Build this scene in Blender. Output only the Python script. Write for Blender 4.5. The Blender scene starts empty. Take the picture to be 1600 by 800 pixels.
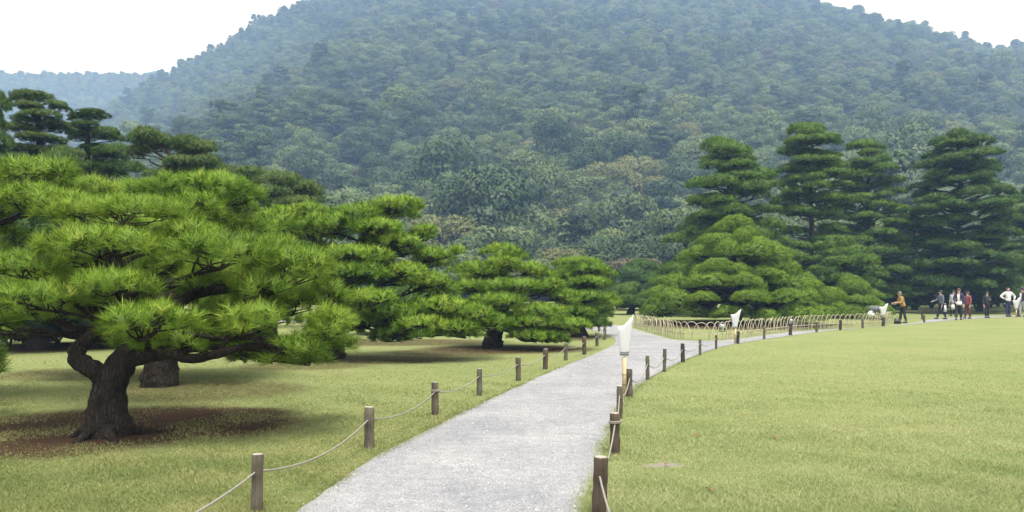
import bpy, bmesh, math, random
import numpy as np
from mathutils import Vector
from mathutils.geometry import tessellate_polygon

R = math.radians
rng = np.random.default_rng(7)
random.seed(7)
S = bpy.context.scene
COL = S.collection

# ------------------------------------------------------------------ camera
F, HZ, EYE = 1250.0, 455.0, 1.6          # focal length in px of the 1600 px photo, horizon row, eye height
cam = bpy.data.cameras.new('camera')
cam.sensor_width = 36.0
cam.lens = F * 36.0 / 1600.0
cam.shift_y = (HZ - 400.0) / 1600.0
cam.clip_end = 4000.0
cam_o = bpy.data.objects.new('camera', cam)
cam_o.location = (0, 0, EYE)
cam_o.rotation_euler = (R(90), 0, 0)
COL.objects.link(cam_o)
S.camera = cam_o

# ------------------------------------------------------------------ sky, sun, exposure
SUN_EL, SUN_AZ = R(70), R(165)            # high veiled sun, a little behind the camera
w = bpy.data.worlds.new('World'); S.world = w; w.use_nodes = True
nt = w.node_tree; nt.nodes.clear()
sky = nt.nodes.new('ShaderNodeTexSky'); sky.sky_type = 'NISHITA'; sky.sun_disc = False
sky.sun_elevation = SUN_EL; sky.sun_rotation = SUN_AZ
sky.air_density = 1.0; sky.dust_density = 6.0; sky.ozone_density = 0.3
hs = nt.nodes.new('ShaderNodeHueSaturation'); hs.inputs['Saturation'].default_value = 0.06
mx = nt.nodes.new('ShaderNodeMix'); mx.data_type = 'RGBA'
mx.inputs['Factor'].default_value = 0.6
mx.inputs['B'].default_value = (9.0, 9.0, 9.0, 1)
bg = nt.nodes.new('ShaderNodeBackground'); bg.inputs['Strength'].default_value = 0.08
wo = nt.nodes.new('ShaderNodeOutputWorld')
nt.links.new(sky.outputs['Color'], hs.inputs['Color'])
nt.links.new(hs.outputs['Color'], mx.inputs['A'])
nt.links.new(mx.outputs['Result'], bg.inputs['Color'])
nt.links.new(bg.outputs['Background'], wo.inputs['Surface'])

sun = bpy.data.lights.new('sun', 'SUN'); sun.energy = 2.1; sun.angle = R(20); sun.color = (1.0, 0.975, 0.93)
sun_o = bpy.data.objects.new('sun', sun); COL.objects.link(sun_o)
sd = Vector((math.sin(SUN_AZ) * math.cos(SUN_EL), math.cos(SUN_AZ) * math.cos(SUN_EL), math.sin(SUN_EL)))
sun_o.rotation_euler = sd.to_track_quat('Z', 'Y').to_euler()
sun_o.location = (0, -10, 60)

vs = S.view_settings
S.display_settings.display_device = 'sRGB'
vs.view_transform = 'Standard'; vs.look = 'None'; vs.gamma = 1.0; vs.exposure = 1.32
cy = S.cycles
cy.max_bounces = 6; cy.diffuse_bounces = 3; cy.glossy_bounces = 2; cy.transmission_bounces = 3
cy.volume_bounces = 1; cy.transparent_max_bounces = 6
cy.use_denoising = True; cy.denoiser = 'OPENIMAGEDENOISE'
cy.caustics_reflective = False; cy.caustics_refractive = False

# ------------------------------------------------------------------ helpers
def W(px, py, d):
    return np.array([(px - 800.0) * d / F, d, EYE + (HZ - py) * d / F])
def G(px, py):
    d = EYE * F / (py - HZ)
    return np.array([(px - 800.0) * d / F, d, 0.0])

def tag(o, label=None, cat=None, group=None, kind=None):
    if label: o['label'] = label
    if cat: o['category'] = cat
    if group: o['group'] = group
    if kind: o['kind'] = kind
    return o
def empty(name, loc, rz=0.0):
    o = bpy.data.objects.new(name, None); COL.objects.link(o)
    o.location = loc; o.rotation_euler = (0, 0, rz); o.empty_display_size = 0.2
    return o

def np_mesh(name, V, T, mats, attr=None, col=None, smooth=False, mi=None, nrm=None):
    """V (n,3), T (m,k) with k = 3 or 4"""
    V = np.asarray(V, np.float32); T = np.asarray(T, np.int32)
    k = T.shape[1]
    me = bpy.data.meshes.new(name)
    me.vertices.add(len(V)); me.vertices.foreach_set('co', V.ravel())
    me.loops.add(T.size); me.loops.foreach_set('vertex_index', T.ravel())
    me.polygons.add(len(T)); me.polygons.foreach_set('loop_start', np.arange(0, T.size, k, dtype=np.int32))
    if mi is not None: me.polygons.foreach_set('material_index', np.asarray(mi, np.int32))
    if smooth: me.polygons.foreach_set('use_smooth', np.ones(len(T), bool))
    if nrm is not None:
        a = me.attributes.new('custom_normal', 'FLOAT_VECTOR', 'POINT'); a.data.foreach_set('vector', np.asarray(nrm, np.float32).ravel())
    me.update(calc_edges=True)
    for m in (mats if isinstance(mats, (list, tuple)) else [mats]): me.materials.append(m)
    if attr is not None:
        a = me.attributes.new('tint', 'FLOAT', 'POINT'); a.data.foreach_set('value', np.asarray(attr, np.float32))
    if col is not None:
        a = me.attributes.new('tone', 'FLOAT', 'POINT'); a.data.foreach_set('value', np.asarray(col, np.float32))
    return me
def link(name, me, parent=None, loc=None, rot=None):
    o = bpy.data.objects.new(name, me); COL.objects.link(o)
    if parent is not None: o.parent = parent
    if loc is not None: o.location = loc
    if rot is not None: o.rotation_euler = rot
    return o

class MB:
    """collects quads; build() makes one mesh"""
    def __init__(s): s.V = []; s.Q = []; s.n = 0; s.M = []
    def add(s, V, Q, m=0):
        V = np.asarray(V, float); Q = np.asarray(Q, int)
        s.V.append(V); s.Q.append(Q + s.n); s.n += len(V); s.M += [m] * len(Q)
    def tube(s, P, r, n=6, cap=True, m=0, wob=0.0):
        P = np.asarray(P, float); k = len(P)
        r = np.broadcast_to(np.asarray(r, float), (k,))
        T = np.gradient(P, axis=0); T /= np.linalg.norm(T, axis=1)[:, None] + 1e-9
        up = np.array([0, 0, 1.0]) if abs(T[0][2]) < 0.9 else np.array([1.0, 0, 0])
        a = np.cross(T[0], up); a /= np.linalg.norm(a)
        A = []
        for i in range(k):
            a = a - T[i] * np.dot(a, T[i]); a /= np.linalg.norm(a) + 1e-9; A.append(a)
        A = np.array(A); B = np.cross(T, A)
        th = np.linspace(0, 2 * np.pi, n, endpoint=False)
        rr = r[:, None] * (1 + (wob * rng.standard_normal((k, n)) if wob else 0))
        V = P[:, None, :] + rr[..., None] * (np.cos(th)[None, :, None] * A[:, None, :] + np.sin(th)[None, :, None] * B[:, None, :])
        V = V.reshape(-1, 3)
        i, j = np.meshgrid(np.arange(k - 1), np.arange(n), indexing='ij')
        j2 = (j + 1) % n
        Q = np.stack([i * n + j, i * n + j2, (i + 1) * n + j2, (i + 1) * n + j], -1).reshape(-1, 4)
        s.add(V, Q, m)
        if cap:
            for row, c in ((0, P[0]), (k - 1, P[-1])):
                ring = V[row * n:(row + 1) * n]
                Vc = np.vstack([ring, c[None]])
                idx = np.arange(n); nx = (idx + 1) % n
                q = np.stack([idx, nx, np.full(n, n), np.full(n, n)], -1)
                # triangles as quads are illegal: pair up
                q = np.array([[2 * t, (2 * t + 1) % n, (2 * t + 2) % n, n] for t in range(n // 2)])
                s.add(Vc, q, m)
    def box(s, c, h, m=0, rz=0.0, taper=1.0):
        c = np.asarray(c, float); x, y, z = h
        V = np.array([[-x, -y, -z], [x, -y, -z], [x, y, -z], [-x, y, -z], [-x * taper, -y * taper, z], [x * taper, -y * taper, z], [x * taper, y * taper, z], [-x * taper, y * taper, z]], float)
        ca, sa = math.cos(rz), math.sin(rz)
        V[:, :2] = V[:, :2] @ np.array([[ca, sa], [-sa, ca]])
        s.add(V + c, [[0, 3, 2, 1], [4, 5, 6, 7], [0, 1, 5, 4], [1, 2, 6, 5], [2, 3, 7, 6], [3, 0, 4, 7]], m)
    def ell(s, c, r, nu=10, nv=7, m=0, zmin=-1.0):
        th = np.linspace(0, 2 * np.pi, nu, endpoint=False)
        ph = np.linspace(math.asin(max(zmin, -0.999)), math.pi / 2 * 0.985, nv)
        V = np.stack([np.cos(ph)[:, None] * np.cos(th)[None], np.cos(ph)[:, None] * np.sin(th)[None], np.repeat(np.sin(ph)[:, None], nu, 1)], -1).reshape(-1, 3)
        i, j = np.meshgrid(np.arange(nv - 1), np.arange(nu), indexing='ij'); j2 = (j + 1) % nu
        Q = np.stack([i * nu + j, i * nu + j2, (i + 1) * nu + j2, (i + 1) * nu + j], -1).reshape(-1, 4)
        s.add(V * np.asarray(r) + np.asarray(c), Q, m)
    def mesh(s, name, mats, smooth=True):
        return np_mesh(name, np.vstack(s.V), np.vstack(s.Q), mats, smooth=smooth, mi=s.M)

def smooth_path(P, n):
    """Catmull-Rom through P"""
    P = np.asarray(P, float)
    Q = np.vstack([2 * P[0] - P[1], P, 2 * P[-1] - P[-2]])
    t = np.linspace(0, len(P) - 1 - 1e-6, n); i = t.astype(int); u = (t - i)[:, None]
    p0, p1, p2, p3 = Q[i], Q[i + 1], Q[i + 2], Q[i + 3]
    return 0.5 * (2 * p1 + (p2 - p0) * u + (2 * p0 - 5 * p1 + 4 * p2 - p3) * u ** 2 + (3 * p1 - p0 - 3 * p2 + p3) * u ** 3)

# ------------------------------------------------------------------ materials
def mat(name):
    m = bpy.data.materials.new(name); m.use_nodes = True
    t = m.node_tree; b = t.nodes['Principled BSDF']
    return m, t, b
def N(t, kind, **kw):
    n = t.nodes.new(kind)
    for k, v in kw.items():
        if k in n.inputs.keys(): n.inputs[k].default_value = v
        else: setattr(n, k, v)
    return n
def ramp(t, stops, src=None):
    n = t.nodes.new('ShaderNodeValToRGB'); e = n.color_ramp.elements
    while len(e) < len(stops): e.new(0.5)
    for q, (p, c) in zip(e, stops): q.position = p; q.color = (*c, 1)
    if src is not None: t.links.new(src, n.inputs['Fac'])
    return n
def objco(t, scale=(1, 1, 1)):
    tc = t.nodes.new('ShaderNodeTexCoord'); mp = t.nodes.new('ShaderNodeMapping')
    mp.inputs['Scale'].default_value = scale
    t.links.new(tc.outputs['Object'], mp.inputs['Vector'])
    return mp.outputs['Vector']
def noise(t, vec, scale, detail=4, rough=0.55):
    n = N(t, 'ShaderNodeTexNoise', Scale=scale, Detail=detail, Roughness=rough)
    if vec is not None: t.links.new(vec, n.inputs['Vector'])
    return n.outputs['Fac']
def bump(t, b, h, strength, dist):
    n = N(t, 'ShaderNodeBump', Strength=strength, Distance=dist)
    t.links.new(h, n.inputs['Height']); t.links.new(n.outputs['Normal'], b.inputs['Normal'])
def mixc(t, fac, a, b, mode='MIX'):
    n = t.nodes.new('ShaderNodeMix'); n.data_type = 'RGBA'; n.blend_type = mode
    for sock, v in (('Factor', fac), ('A', a), ('B', b)):
        if hasattr(v, 'links'): t.links.new(v, n.inputs[sock])
        else: n.inputs[sock].default_value = v if sock == 'Factor' else (*v, 1)
    return n.outputs['Result']
def plain(name, c, rough=0.7, var=0.25, scale=20, metallic=0.0, bumpy=0.0):
    m, t, b = mat(name)
    v = objco(t)
    f = noise(t, v, scale)
    r = ramp(t, [(0.3, tuple(x * (1 - var) for x in c)), (0.7, tuple(min(1, x * (1 + var)) for x in c))], f)
    t.links.new(r.outputs['Color'], b.inputs['Base Color'])
    b.inputs['Roughness'].default_value = rough; b.inputs['Metallic'].default_value = metallic
    if bumpy: bump(t, b, f, bumpy, 0.01)
    return m

def leaf_mat(name, stops, trans=0.15, rough=0.55, patch=0.35, patch_scale=1.2, inst=0.0, spec=0.25):
    """stops over the per-leaf 'tint' value; patch adds slow colour drift through the crown"""
    m, t, b = mat(name)
    a = t.nodes.new('ShaderNodeAttribute'); a.attribute_name = 'tint'
    geo = t.nodes.new('ShaderNodeNewGeometry')
    f = noise(t, geo.outputs['Position'], patch_scale, 2)
    ma = N(t, 'ShaderNodeMath', operation='MULTIPLY_ADD'); ma.inputs[1].default_value = patch * 2; ma.inputs[2].default_value = -patch
    t.links.new(f, ma.inputs[0])
    ad = N(t, 'ShaderNodeMath', operation='ADD'); t.links.new(a.outputs['Fac'], ad.inputs[0]); t.links.new(ma.outputs[0], ad.inputs[1])
    src = ad.outputs[0]
    if inst:
        oi = t.nodes.new('ShaderNodeObjectInfo')
        mi = N(t, 'ShaderNodeMath', operation='MULTIPLY_ADD'); mi.inputs[1].default_value = inst * 2; mi.inputs[2].default_value = -inst
        t.links.new(oi.outputs['Random'], mi.inputs[0])
        a2 = N(t, 'ShaderNodeMath', operation='ADD'); t.links.new(src, a2.inputs[0]); t.links.new(mi.outputs[0], a2.inputs[1]); src = a2.outputs[0]
    r = ramp(t, stops, src)
    t.links.new(r.outputs['Color'], b.inputs['Base Color'])
    b.inputs['Roughness'].default_value = rough
    b.inputs['Specular IOR Level'].default_value = spec
    tr = t.nodes.new('ShaderNodeBsdfTranslucent'); t.links.new(r.outputs['Color'], tr.inputs['Color'])
    ms = t.nodes.new('ShaderNodeMixShader'); ms.inputs['Fac'].default_value = trans
    t.links.new(b.outputs[0], ms.inputs[1]); t.links.new(tr.outputs[0], ms.inputs[2])
    t.links.new(ms.outputs[0], t.nodes['Material Output'].inputs['Surface'])
    return m

M = {}
M['lime'] = leaf_mat('pine_needles_yellow_green', [(0.0, (0.06, 0.12, 0.010)), (0.45, (0.135, 0.235, 0.016)), (0.8, (0.205, 0.31, 0.025)), (1.0, (0.32, 0.37, 0.05))])
M['green'] = leaf_mat('pine_needles_green', [(0.0, (0.055, 0.12, 0.009)), (0.5, (0.125, 0.235, 0.014)), (0.85, (0.185, 0.30, 0.02)), (1.0, (0.25, 0.32, 0.03))])
M['deep'] = leaf_mat('pine_needles_deep_green', [(0.0, (0.026, 0.064, 0.010)), (0.5, (0.055, 0.118, 0.014)), (0.85, (0.085, 0.155, 0.02)), (1.0, (0.12, 0.17, 0.028))])
M['fresh'] = leaf_mat('pine_needles_fresh_green', [(0.0, (0.062, 0.13, 0.009)), (0.5, (0.138, 0.24, 0.014)), (0.85, (0.195, 0.30, 0.02)), (1.0, (0.24, 0.31, 0.03))], inst=0.08)
M['deep2'] = leaf_mat('pine_needles_mid_green', [(0.0, (0.036, 0.085, 0.010)), (0.5, (0.08, 0.16, 0.014)), (0.85, (0.12, 0.205, 0.02)), (1.0, (0.16, 0.22, 0.03))], inst=0.08)
M['olive'] = leaf_mat('pine_needles_olive', [(0.0, (0.038, 0.075, 0.016)), (0.5, (0.075, 0.13, 0.024)), (0.85, (0.11, 0.17, 0.03)), (1.0, (0.15, 0.15, 0.04))])

def bark_mat(name, c1, c2):
    m, t, b = mat(name)
    v = objco(t, (1, 1, 0.22))
    vo = N(t, 'ShaderNodeTexVoronoi', feature='DISTANCE_TO_EDGE', Scale=26.0)
    f = noise(t, v, 9, 6); wv_ = N(t, 'ShaderNodeVectorMath', operation='MULTIPLY_ADD'); wv_.inputs[1].default_value = (0.16, 0.16, 0.16)
    nz = N(t, 'ShaderNodeTexNoise', Scale=7.0, Detail=4.0); t.links.new(v, nz.inputs['Vector']); t.links.new(nz.outputs['Color'], wv_.inputs[0]); t.links.new(v, wv_.inputs[2]); t.links.new(wv_.outputs[0], vo.inputs['Vector'])
    r = ramp(t, [(0.25, c1), (0.75, c2)], f)
    cr = ramp(t, [(0.0, (0.5, 0.48, 0.45)), (0.25, (1, 1, 1))], vo.outputs['Distance'])
    t.links.new(mixc(t, 1.0, r.outputs['Color'], cr.outputs['Color'], 'MULTIPLY'), b.inputs['Base Color'])
    b.inputs['Roughness'].default_value = 0.92; b.inputs['Specular IOR Level'].default_value = 0.15
    ad = N(t, 'ShaderNodeMath', operation='ADD'); t.links.new(cr.outputs['Color'], ad.inputs[0]); t.links.new(f, ad.inputs[1])
    bump(t, b, ad.outputs[0], 1.0, 0.03)
    return m
M['bark'] = bark_mat('pine_bark', (0.018, 0.014, 0.011), (0.06, 0.049, 0.039))
M['bark2'] = bark_mat('pine_bark_reddish', (0.035, 0.024, 0.018), (0.09, 0.065, 0.05))

def wood_mat(name, c1, c2):
    m, t, b = mat(name)
    v = objco(t, (1, 1, 0.12))
    f = noise(t, v, 45, 6, 0.7); g = noise(t, objco(t), 6, 3)
    ad = N(t, 'ShaderNodeMath', operation='MULTIPLY_ADD'); t.links.new(f, ad.inputs[0]); ad.inputs[1].default_value = 0.6; t.links.new(g, ad.inputs[2])
    r = ramp(t, [(0.55, c1), (1.0, c2)], ad.outputs[0])
    t.links.new(r.outputs['Color'], b.inputs['Base Color']); b.inputs['Roughness'].default_value = 0.9
    bump(t, b, f, 0.8, 0.006)
    return m
M['post_brown'] = wood_mat('weathered_brown_wood', (0.03, 0.02, 0.013), (0.10, 0.075, 0.05))
M['post_grey'] = wood_mat('weathered_grey_wood', (0.04, 0.033, 0.023), (0.15, 0.128, 0.092))
M['post_dark'] = wood_mat('dark_stained_wood', (0.018, 0.013, 0.011), (0.06, 0.046, 0.038))
M['cut'] = wood_mat('pale_cut_wood', (0.22, 0.2, 0.17), (0.42, 0.38, 0.33))
M['stake'] = wood_mat('new_tan_wood', (0.42, 0.31, 0.17), (0.6, 0.47, 0.28))
M['bamboo'] = plain('dry_bamboo', (0.41, 0.365, 0.26), 0.55, 0.3, 6)
M['rope'] = plain('grey_rope', (0.24, 0.22, 0.19), 0.9, 0.3, 120, bumpy=0.6)
M['wire'] = plain('black_wire', (0.02, 0.02, 0.02), 0.6)
M['skin'] = plain('skin', (0.5, 0.33, 0.25), 0.55, 0.08)

# ------------------------------------------------------------------ terrain
def hill_ridge(px):
    X = [-900, -400, -150, 0, 100, 180, 235, 270, 300, 330, 380, 440, 500, 600, 750, 870, 1000, 1150, 1310, 1400, 1500, 1600, 1800, 2200, 2900]
    Y = [470, 420, 350, 285, 222, 158, 116, 96, 82, 66, 36, 8, -12, -28, -36, -40, -36, -24, 7, 40, 66, 84, 124, 230, 430]
    return np.interp(px, X, Y)
YR, YF = 690.0, 140.0
def vnoise(x, y, s, seed):
    r = np.random.default_rng(seed); o = 0
    for k in range(6):
        a, b, c = r.normal(0, 1, 2), r.uniform(0, 6.28), r.uniform(0.5, 1)
        o = o + c * np.sin((x * a[0] + y * a[1]) / s + b)
    return o / 2.2
def hill_z(x, y):
    px = 800 + F * x / YR
    zr = EYE + (HZ - hill_ridge(px)) * YR / F - 10.0
    zr = np.maximum(zr, 0)
    t = np.clip((y - YF) / (YR - YF), 0, 1)
    b = np.clip((y - YR) / 220.0, 0, 1)
    g = t ** (1.18 + 1.3 * np.clip((-x - 90) / 200.0, 0, 1)) * (1 - 0.85 * b * b * (3 - 2 * b))
    und = vnoise(x, y, 55, 3) * 5.0 * np.clip(t * 4, 0, 1) * np.clip((1 - t) * 3, 0, 1)
    return np.maximum(zr * g + und * np.clip(zr / 60, 0, 1), 0) - 0.6
def far_z(x, y):
    c = 1.6 + (HZ - 120) * 950 / F + vnoise(x, x * 0, 60, 11) * 3.0
    t = np.clip((y - 690) / 260, 0, 1); b = np.clip((y - 950) / 120, 0, 1)
    return c * t * (1 - 0.7 * b) * np.clip((-190 - x) / 120, 0, 1) - 0.8
def height_sheet(name, xs, ys, fn, m):
    X, Y = np.meshgrid(xs, ys, indexing='ij'); Z = fn(X, Y)
    V = np.stack([X, Y, Z], -1).reshape(-1, 3); n = len(ys)
    i, j = np.meshgrid(np.arange(len(xs) - 1), np.arange(n - 1), indexing='ij')
    Q = np.stack([i * n + j, (i + 1) * n + j, (i + 1) * n + j + 1, i * n + j + 1], -1).reshape(-1, 4)
    o = link(name, np_mesh(name, V, Q, m, smooth=True)); return tag(o, kind='structure')
M['earth'] = plain('forest_floor', (0.03, 0.04, 0.018), 0.95, 0.5, 0.2)
height_sheet('hill', np.arange(-1040, 1060, 14.0), np.arange(YF - 4, 930, 10.0), hill_z, M['earth'])
height_sheet('far_hill', np.arange(-1050, -180, 20.0), np.arange(686, 1075, 6.0), far_z, M['earth'])

# ------------------------------------------------------------------ path outline
LEFT = [(-2.9, -6), (-2.15, 0), (-1.78, 4), (-1.55, 5.8), (-1.317, 7.69), (-0.99, 9.1), (-0.536, 10.99), (0.84, 16.1), (2.0, 20), (2.94, 23.5), (3.42, 26.5), (3.45, 30), (2.9, 33.5), (0.5, 36.8), (-6, 39.6), (-20, 42)]
INNER = [(-20, 44.5), (-6, 42.5), (1.5, 40.6), (4.2, 39.0), (5.05, 37), (5.12, 35), (5.2, 30), (5.25, 27.0), (5.5, 25.9), (6.5, 25.75), (7.9, 27.2), (11.5, 31.9), (15.8, 35.3), (19.5, 39.4), (24, 45.6), (26, 47.2), (30.4, 51.2), (40, 57), (70, 75)]
RIGHT = [(70, 72.5), (40, 54.6), (30.4, 49.4), (28.7, 47.8), (26, 45.7), (24.2, 44.0), (17.6, 36.9), (13.2, 32.7), (9.99, 28.7), (6.87, 24.4), (5.2, 21.3), (4.0, 18.5), (3.12, 16.3), (2.39, 14.3), (1.92, 12.8), (1.62, 11.56), (1.06, 8.9), (0.727, 6.99), (0.52, 5.92), (0.25, 4), (-0.15, 0), (-0.5, -6)]
def densify(P):
    P = np.array(P, float); L = np.r_[0, np.cumsum(np.linalg.norm(np.diff(P, axis=0), axis=1))]
    C = smooth_path(np.c_[P, P[:, :1] * 0], len(P) * 24)[:, :2]
    out = [C[0]]
    for c in C[1:]:
        step = 0.09 if np.hypot(*c) < 14 else 0.3
        if np.hypot(*(c - out[-1])) > step: out.append(c)
    return np.array(out)
def jitter(P, seed):
    r = np.random.default_rng(seed); n = len(P)
    T = np.gradient(P, axis=0); T /= np.linalg.norm(T, axis=1)[:, None]; Nn = np.c_[-T[:, 1], T[:, 0]]
    a = r.standard_normal(n) * 0.008 + np.convolve(r.standard_normal(n), np.ones(9) / 9, 'same') * 0.02
    return P + Nn * a[:, None]
PATH = np.vstack([jitter(densify(LEFT), 1), jitter(densify(INNER), 2), jitter(densify(RIGHT), 3)])
def in_path(x, y):
    inside = np.zeros(len(x), bool)
    P = PATH; Q = np.roll(P, -1, axis=0)
    ymin, ymax = y.min() - 1, y.max() + 1
    for (x1, y1), (x2, y2) in zip(P, Q):
        if (y1 > ymax and y2 > ymax) or (y1 < ymin and y2 < ymin): continue
        c = (y1 > y) != (y2 > y)
        if c.any():
            inside[c] ^= x[c] < (x2 - x1) * (y[c] - y1) / (y2 - y1) + x1
    return inside

# ------------------------------------------------------------------ ground
LITTER_SHADE = [  # brown fallen needles with painted shade under the pines: px, py of centre, half width, half height in px, strength
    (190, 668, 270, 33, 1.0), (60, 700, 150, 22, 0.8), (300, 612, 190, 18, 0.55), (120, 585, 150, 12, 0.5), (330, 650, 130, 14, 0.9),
    (560, 562, 170, 8, 0.6), (470, 572, 110, 7, 0.5), (790, 546, 140, 7, 0.75), (700, 551, 110, 6, 0.6), (60, 543, 140, 9, 0.9), (880, 528, 70, 5, 0.6), (600, 535, 200, 6, 0.6), (1150, 509, 150, 7, 0.8)]  # last patch: dry brown ground with shade painted in below the dome pine
LITTER_SHADE_W = []
for px, py, rx, ry, s in LITTER_SHADE:
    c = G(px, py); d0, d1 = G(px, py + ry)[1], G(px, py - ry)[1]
    LITTER_SHADE_W.append((c[0], (d0 + d1) / 2, rx * c[1] / F, (d1 - d0) / 2, s))
def litter_shade(x, y):
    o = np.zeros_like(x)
    for cx, cy_, rx, ry, s in LITTER_SHADE_W:
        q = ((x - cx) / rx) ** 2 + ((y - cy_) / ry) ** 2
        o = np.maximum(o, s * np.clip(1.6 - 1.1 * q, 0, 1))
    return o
BARE = G(1040, 727)
def bare(x, y):
    th = np.arctan2(y - BARE[1], x - BARE[0])
    q = (((x - BARE[0]) / 0.18) ** 2 + ((y - BARE[1]) / 0.12) ** 2) * (1 + 0.35 * np.sin(3 * th + 1) + 0.25 * np.sin(7 * th))
    return np.clip(1.4 - q, 0, 1)
xs = np.unique(np.r_[np.arange(-1100, -40, 60), np.arange(-40, -12, 1.5), np.arange(-12, 4, 0.12), np.arange(4, 30, 1.0), np.arange(30, 60, 5), np.arange(60, 1101, 80)])
ys = np.unique(np.r_[-25, -10, -4, 0, np.arange(2, 12, 0.14), np.arange(12, 34, 0.25), np.arange(34, 60, 2.0), np.arange(60, 120, 10), np.arange(120, 1101, 90)])
X, Y = np.meshgrid(xs, ys, indexing='ij')
V = np.stack([X, Y, X * 0], -1).reshape(-1, 3); n = len(ys)
i, j = np.meshgrid(np.arange(len(xs) - 1), np.arange(n - 1), indexing='ij')
Q = np.stack([i * n + j, (i + 1) * n + j, (i + 1) * n + j + 1, i * n + j + 1], -1).reshape(-1, 4)
m, t, b = mat('lawn_ground')
geo = t.nodes.new('ShaderNodeNewGeometry'); P0 = geo.outputs['Position']
n1 = noise(t, P0, 0.35, 3); n2 = noise(t, P0, 2.6, 5, 0.6); n3 = noise(t, P0, 55, 4, 0.7); n4 = noise(t, P0, 6, 8, 0.78)
g1 = ramp(t, [(0.3, (0.165, 0.206, 0.075)), (0.7, (0.232, 0.252, 0.108))], n2)
g2 = ramp(t, [(0.35, (0.16, 0.202, 0.073)), (0.65, (0.235, 0.252, 0.106))], n1)
gc = mixc(t, 0.5, g1.outputs['Color'], g2.outputs['Color'])
fine = ramp(t, [(0.25, (0.72, 0.74, 0.68)), (0.5, (1, 1, 1)), (0.8, (1.25, 1.2, 1.2))], n3)
gc = mixc(t, 1.0, gc, fine.outputs['Color'], 'MULTIPLY')
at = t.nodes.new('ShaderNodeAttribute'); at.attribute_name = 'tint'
br = ramp(t, [(0.3, (0.026, 0.014, 0.008)), (0.7, (0.075, 0.043, 0.023))], n3)  # fallen-needle brown, also the painted shade under the crowns
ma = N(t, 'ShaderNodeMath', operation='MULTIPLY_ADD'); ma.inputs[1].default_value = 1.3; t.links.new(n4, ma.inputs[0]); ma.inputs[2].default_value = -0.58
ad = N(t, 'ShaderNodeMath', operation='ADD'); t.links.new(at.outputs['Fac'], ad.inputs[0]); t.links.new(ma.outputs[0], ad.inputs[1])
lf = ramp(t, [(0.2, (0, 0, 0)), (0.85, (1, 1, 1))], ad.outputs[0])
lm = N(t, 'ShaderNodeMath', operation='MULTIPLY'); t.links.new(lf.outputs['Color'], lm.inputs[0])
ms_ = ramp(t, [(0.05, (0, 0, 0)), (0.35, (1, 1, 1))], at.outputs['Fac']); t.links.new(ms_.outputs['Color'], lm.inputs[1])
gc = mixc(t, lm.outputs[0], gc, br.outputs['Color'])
at2 = t.nodes.new('ShaderNodeAttribute'); at2.attribute_name = 'tone'
bs = ramp(t, [(0.3, (0.17, 0.155, 0.12)), (0.7, (0.30, 0.275, 0.23))], n3)
a3 = N(t, 'ShaderNodeMath', operation='MULTIPLY'); t.links.new(at2.outputs['Fac'], a3.inputs[0]); a3b = ramp(t, [(0.3, (0.3, 0.3, 0.3)), (0.6, (1.2, 1.2, 1.2))], n4); t.links.new(a3b.outputs['Color'], a3.inputs[1])
bf = ramp(t, [(0.35, (0, 0, 0)), (0.6, (1, 1, 1))], a3.outputs[0])
gc = mixc(t, bf.outputs['Color'], gc, bs.outputs['Color'])
t.links.new(gc, b.inputs['Base Color']); b.inputs['Roughness'].default_value = 0.95; b.inputs['Specular IOR Level'].default_value = 0.1
bump(t, b, n3, 0.7, 0.03)
me = np_mesh('ground', V, Q, m, attr=litter_shade(V[:, 0], V[:, 1]), col=bare(V[:, 0], V[:, 1]), smooth=True)
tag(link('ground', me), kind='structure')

# ------------------------------------------------------------------ gravel path
m, t, b = mat('gravel')
geo = t.nodes.new('ShaderNodeNewGeometry'); P0 = geo.outputs['Position']
vo = N(t, 'ShaderNodeTexVoronoi', Scale=95.0); t.links.new(P0, vo.inputs['Vector'])
n1 = noise(t, P0, 0.9, 4); n2 = noise(t, P0, 7, 5, 0.6); n3 = noise(t, P0, 140, 3, 0.8)
c0 = ramp(t, [(0.0, (0.17, 0.17, 0.178)), (0.5, (0.262, 0.267, 0.282)), (1.0, (0.37, 0.37, 0.38))], vo.outputs['Color'])
c1 = ramp(t, [(0.3, (0.80, 0.82, 0.85)), (0.7, (1.16, 1.14, 1.12))], n1)
c2 = ramp(t, [(0.3, (0.86, 0.86, 0.87)), (0.7, (1.12, 1.11, 1.1))], n2)
c = mixc(t, 1.0, c0.outputs['Color'], c1.outputs['Color'], 'MULTIPLY'); c = mixc(t, 1.0, c, c2.outputs['Color'], 'MULTIPLY')
t.links.new(c, b.inputs['Base Color']); b.inputs['Roughness'].default_value = 0.9; b.inputs['Specular IOR Level'].default_value = 0.2
ad = N(t, 'ShaderNodeMath', operation='ADD'); t.links.new(vo.outputs['Distance'], ad.inputs[0]); t.links.new(n2, ad.inputs[1])
bump(t, b, ad.outputs[0], 0.6, 0.012)
M['gravel'] = m
tri = tessellate_polygon([[Vector((p[0], p[1], 0)) for p in PATH]])
me = np_mesh('path', np.c_[PATH, np.full(len(PATH), 0.008)], np.array(tri), m)
bm = bmesh.new(); bm.from_mesh(me); bmesh.ops.recalc_face_normals(bm, faces=bm.faces)
if sum(f.normal.z * f.calc_area() for f in bm.faces) < 0: bmesh.ops.reverse_faces(bm, faces=bm.faces)
bm.to_mesh(me); bm.free()
tag(link('gravel_path', me), kind='structure')

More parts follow.
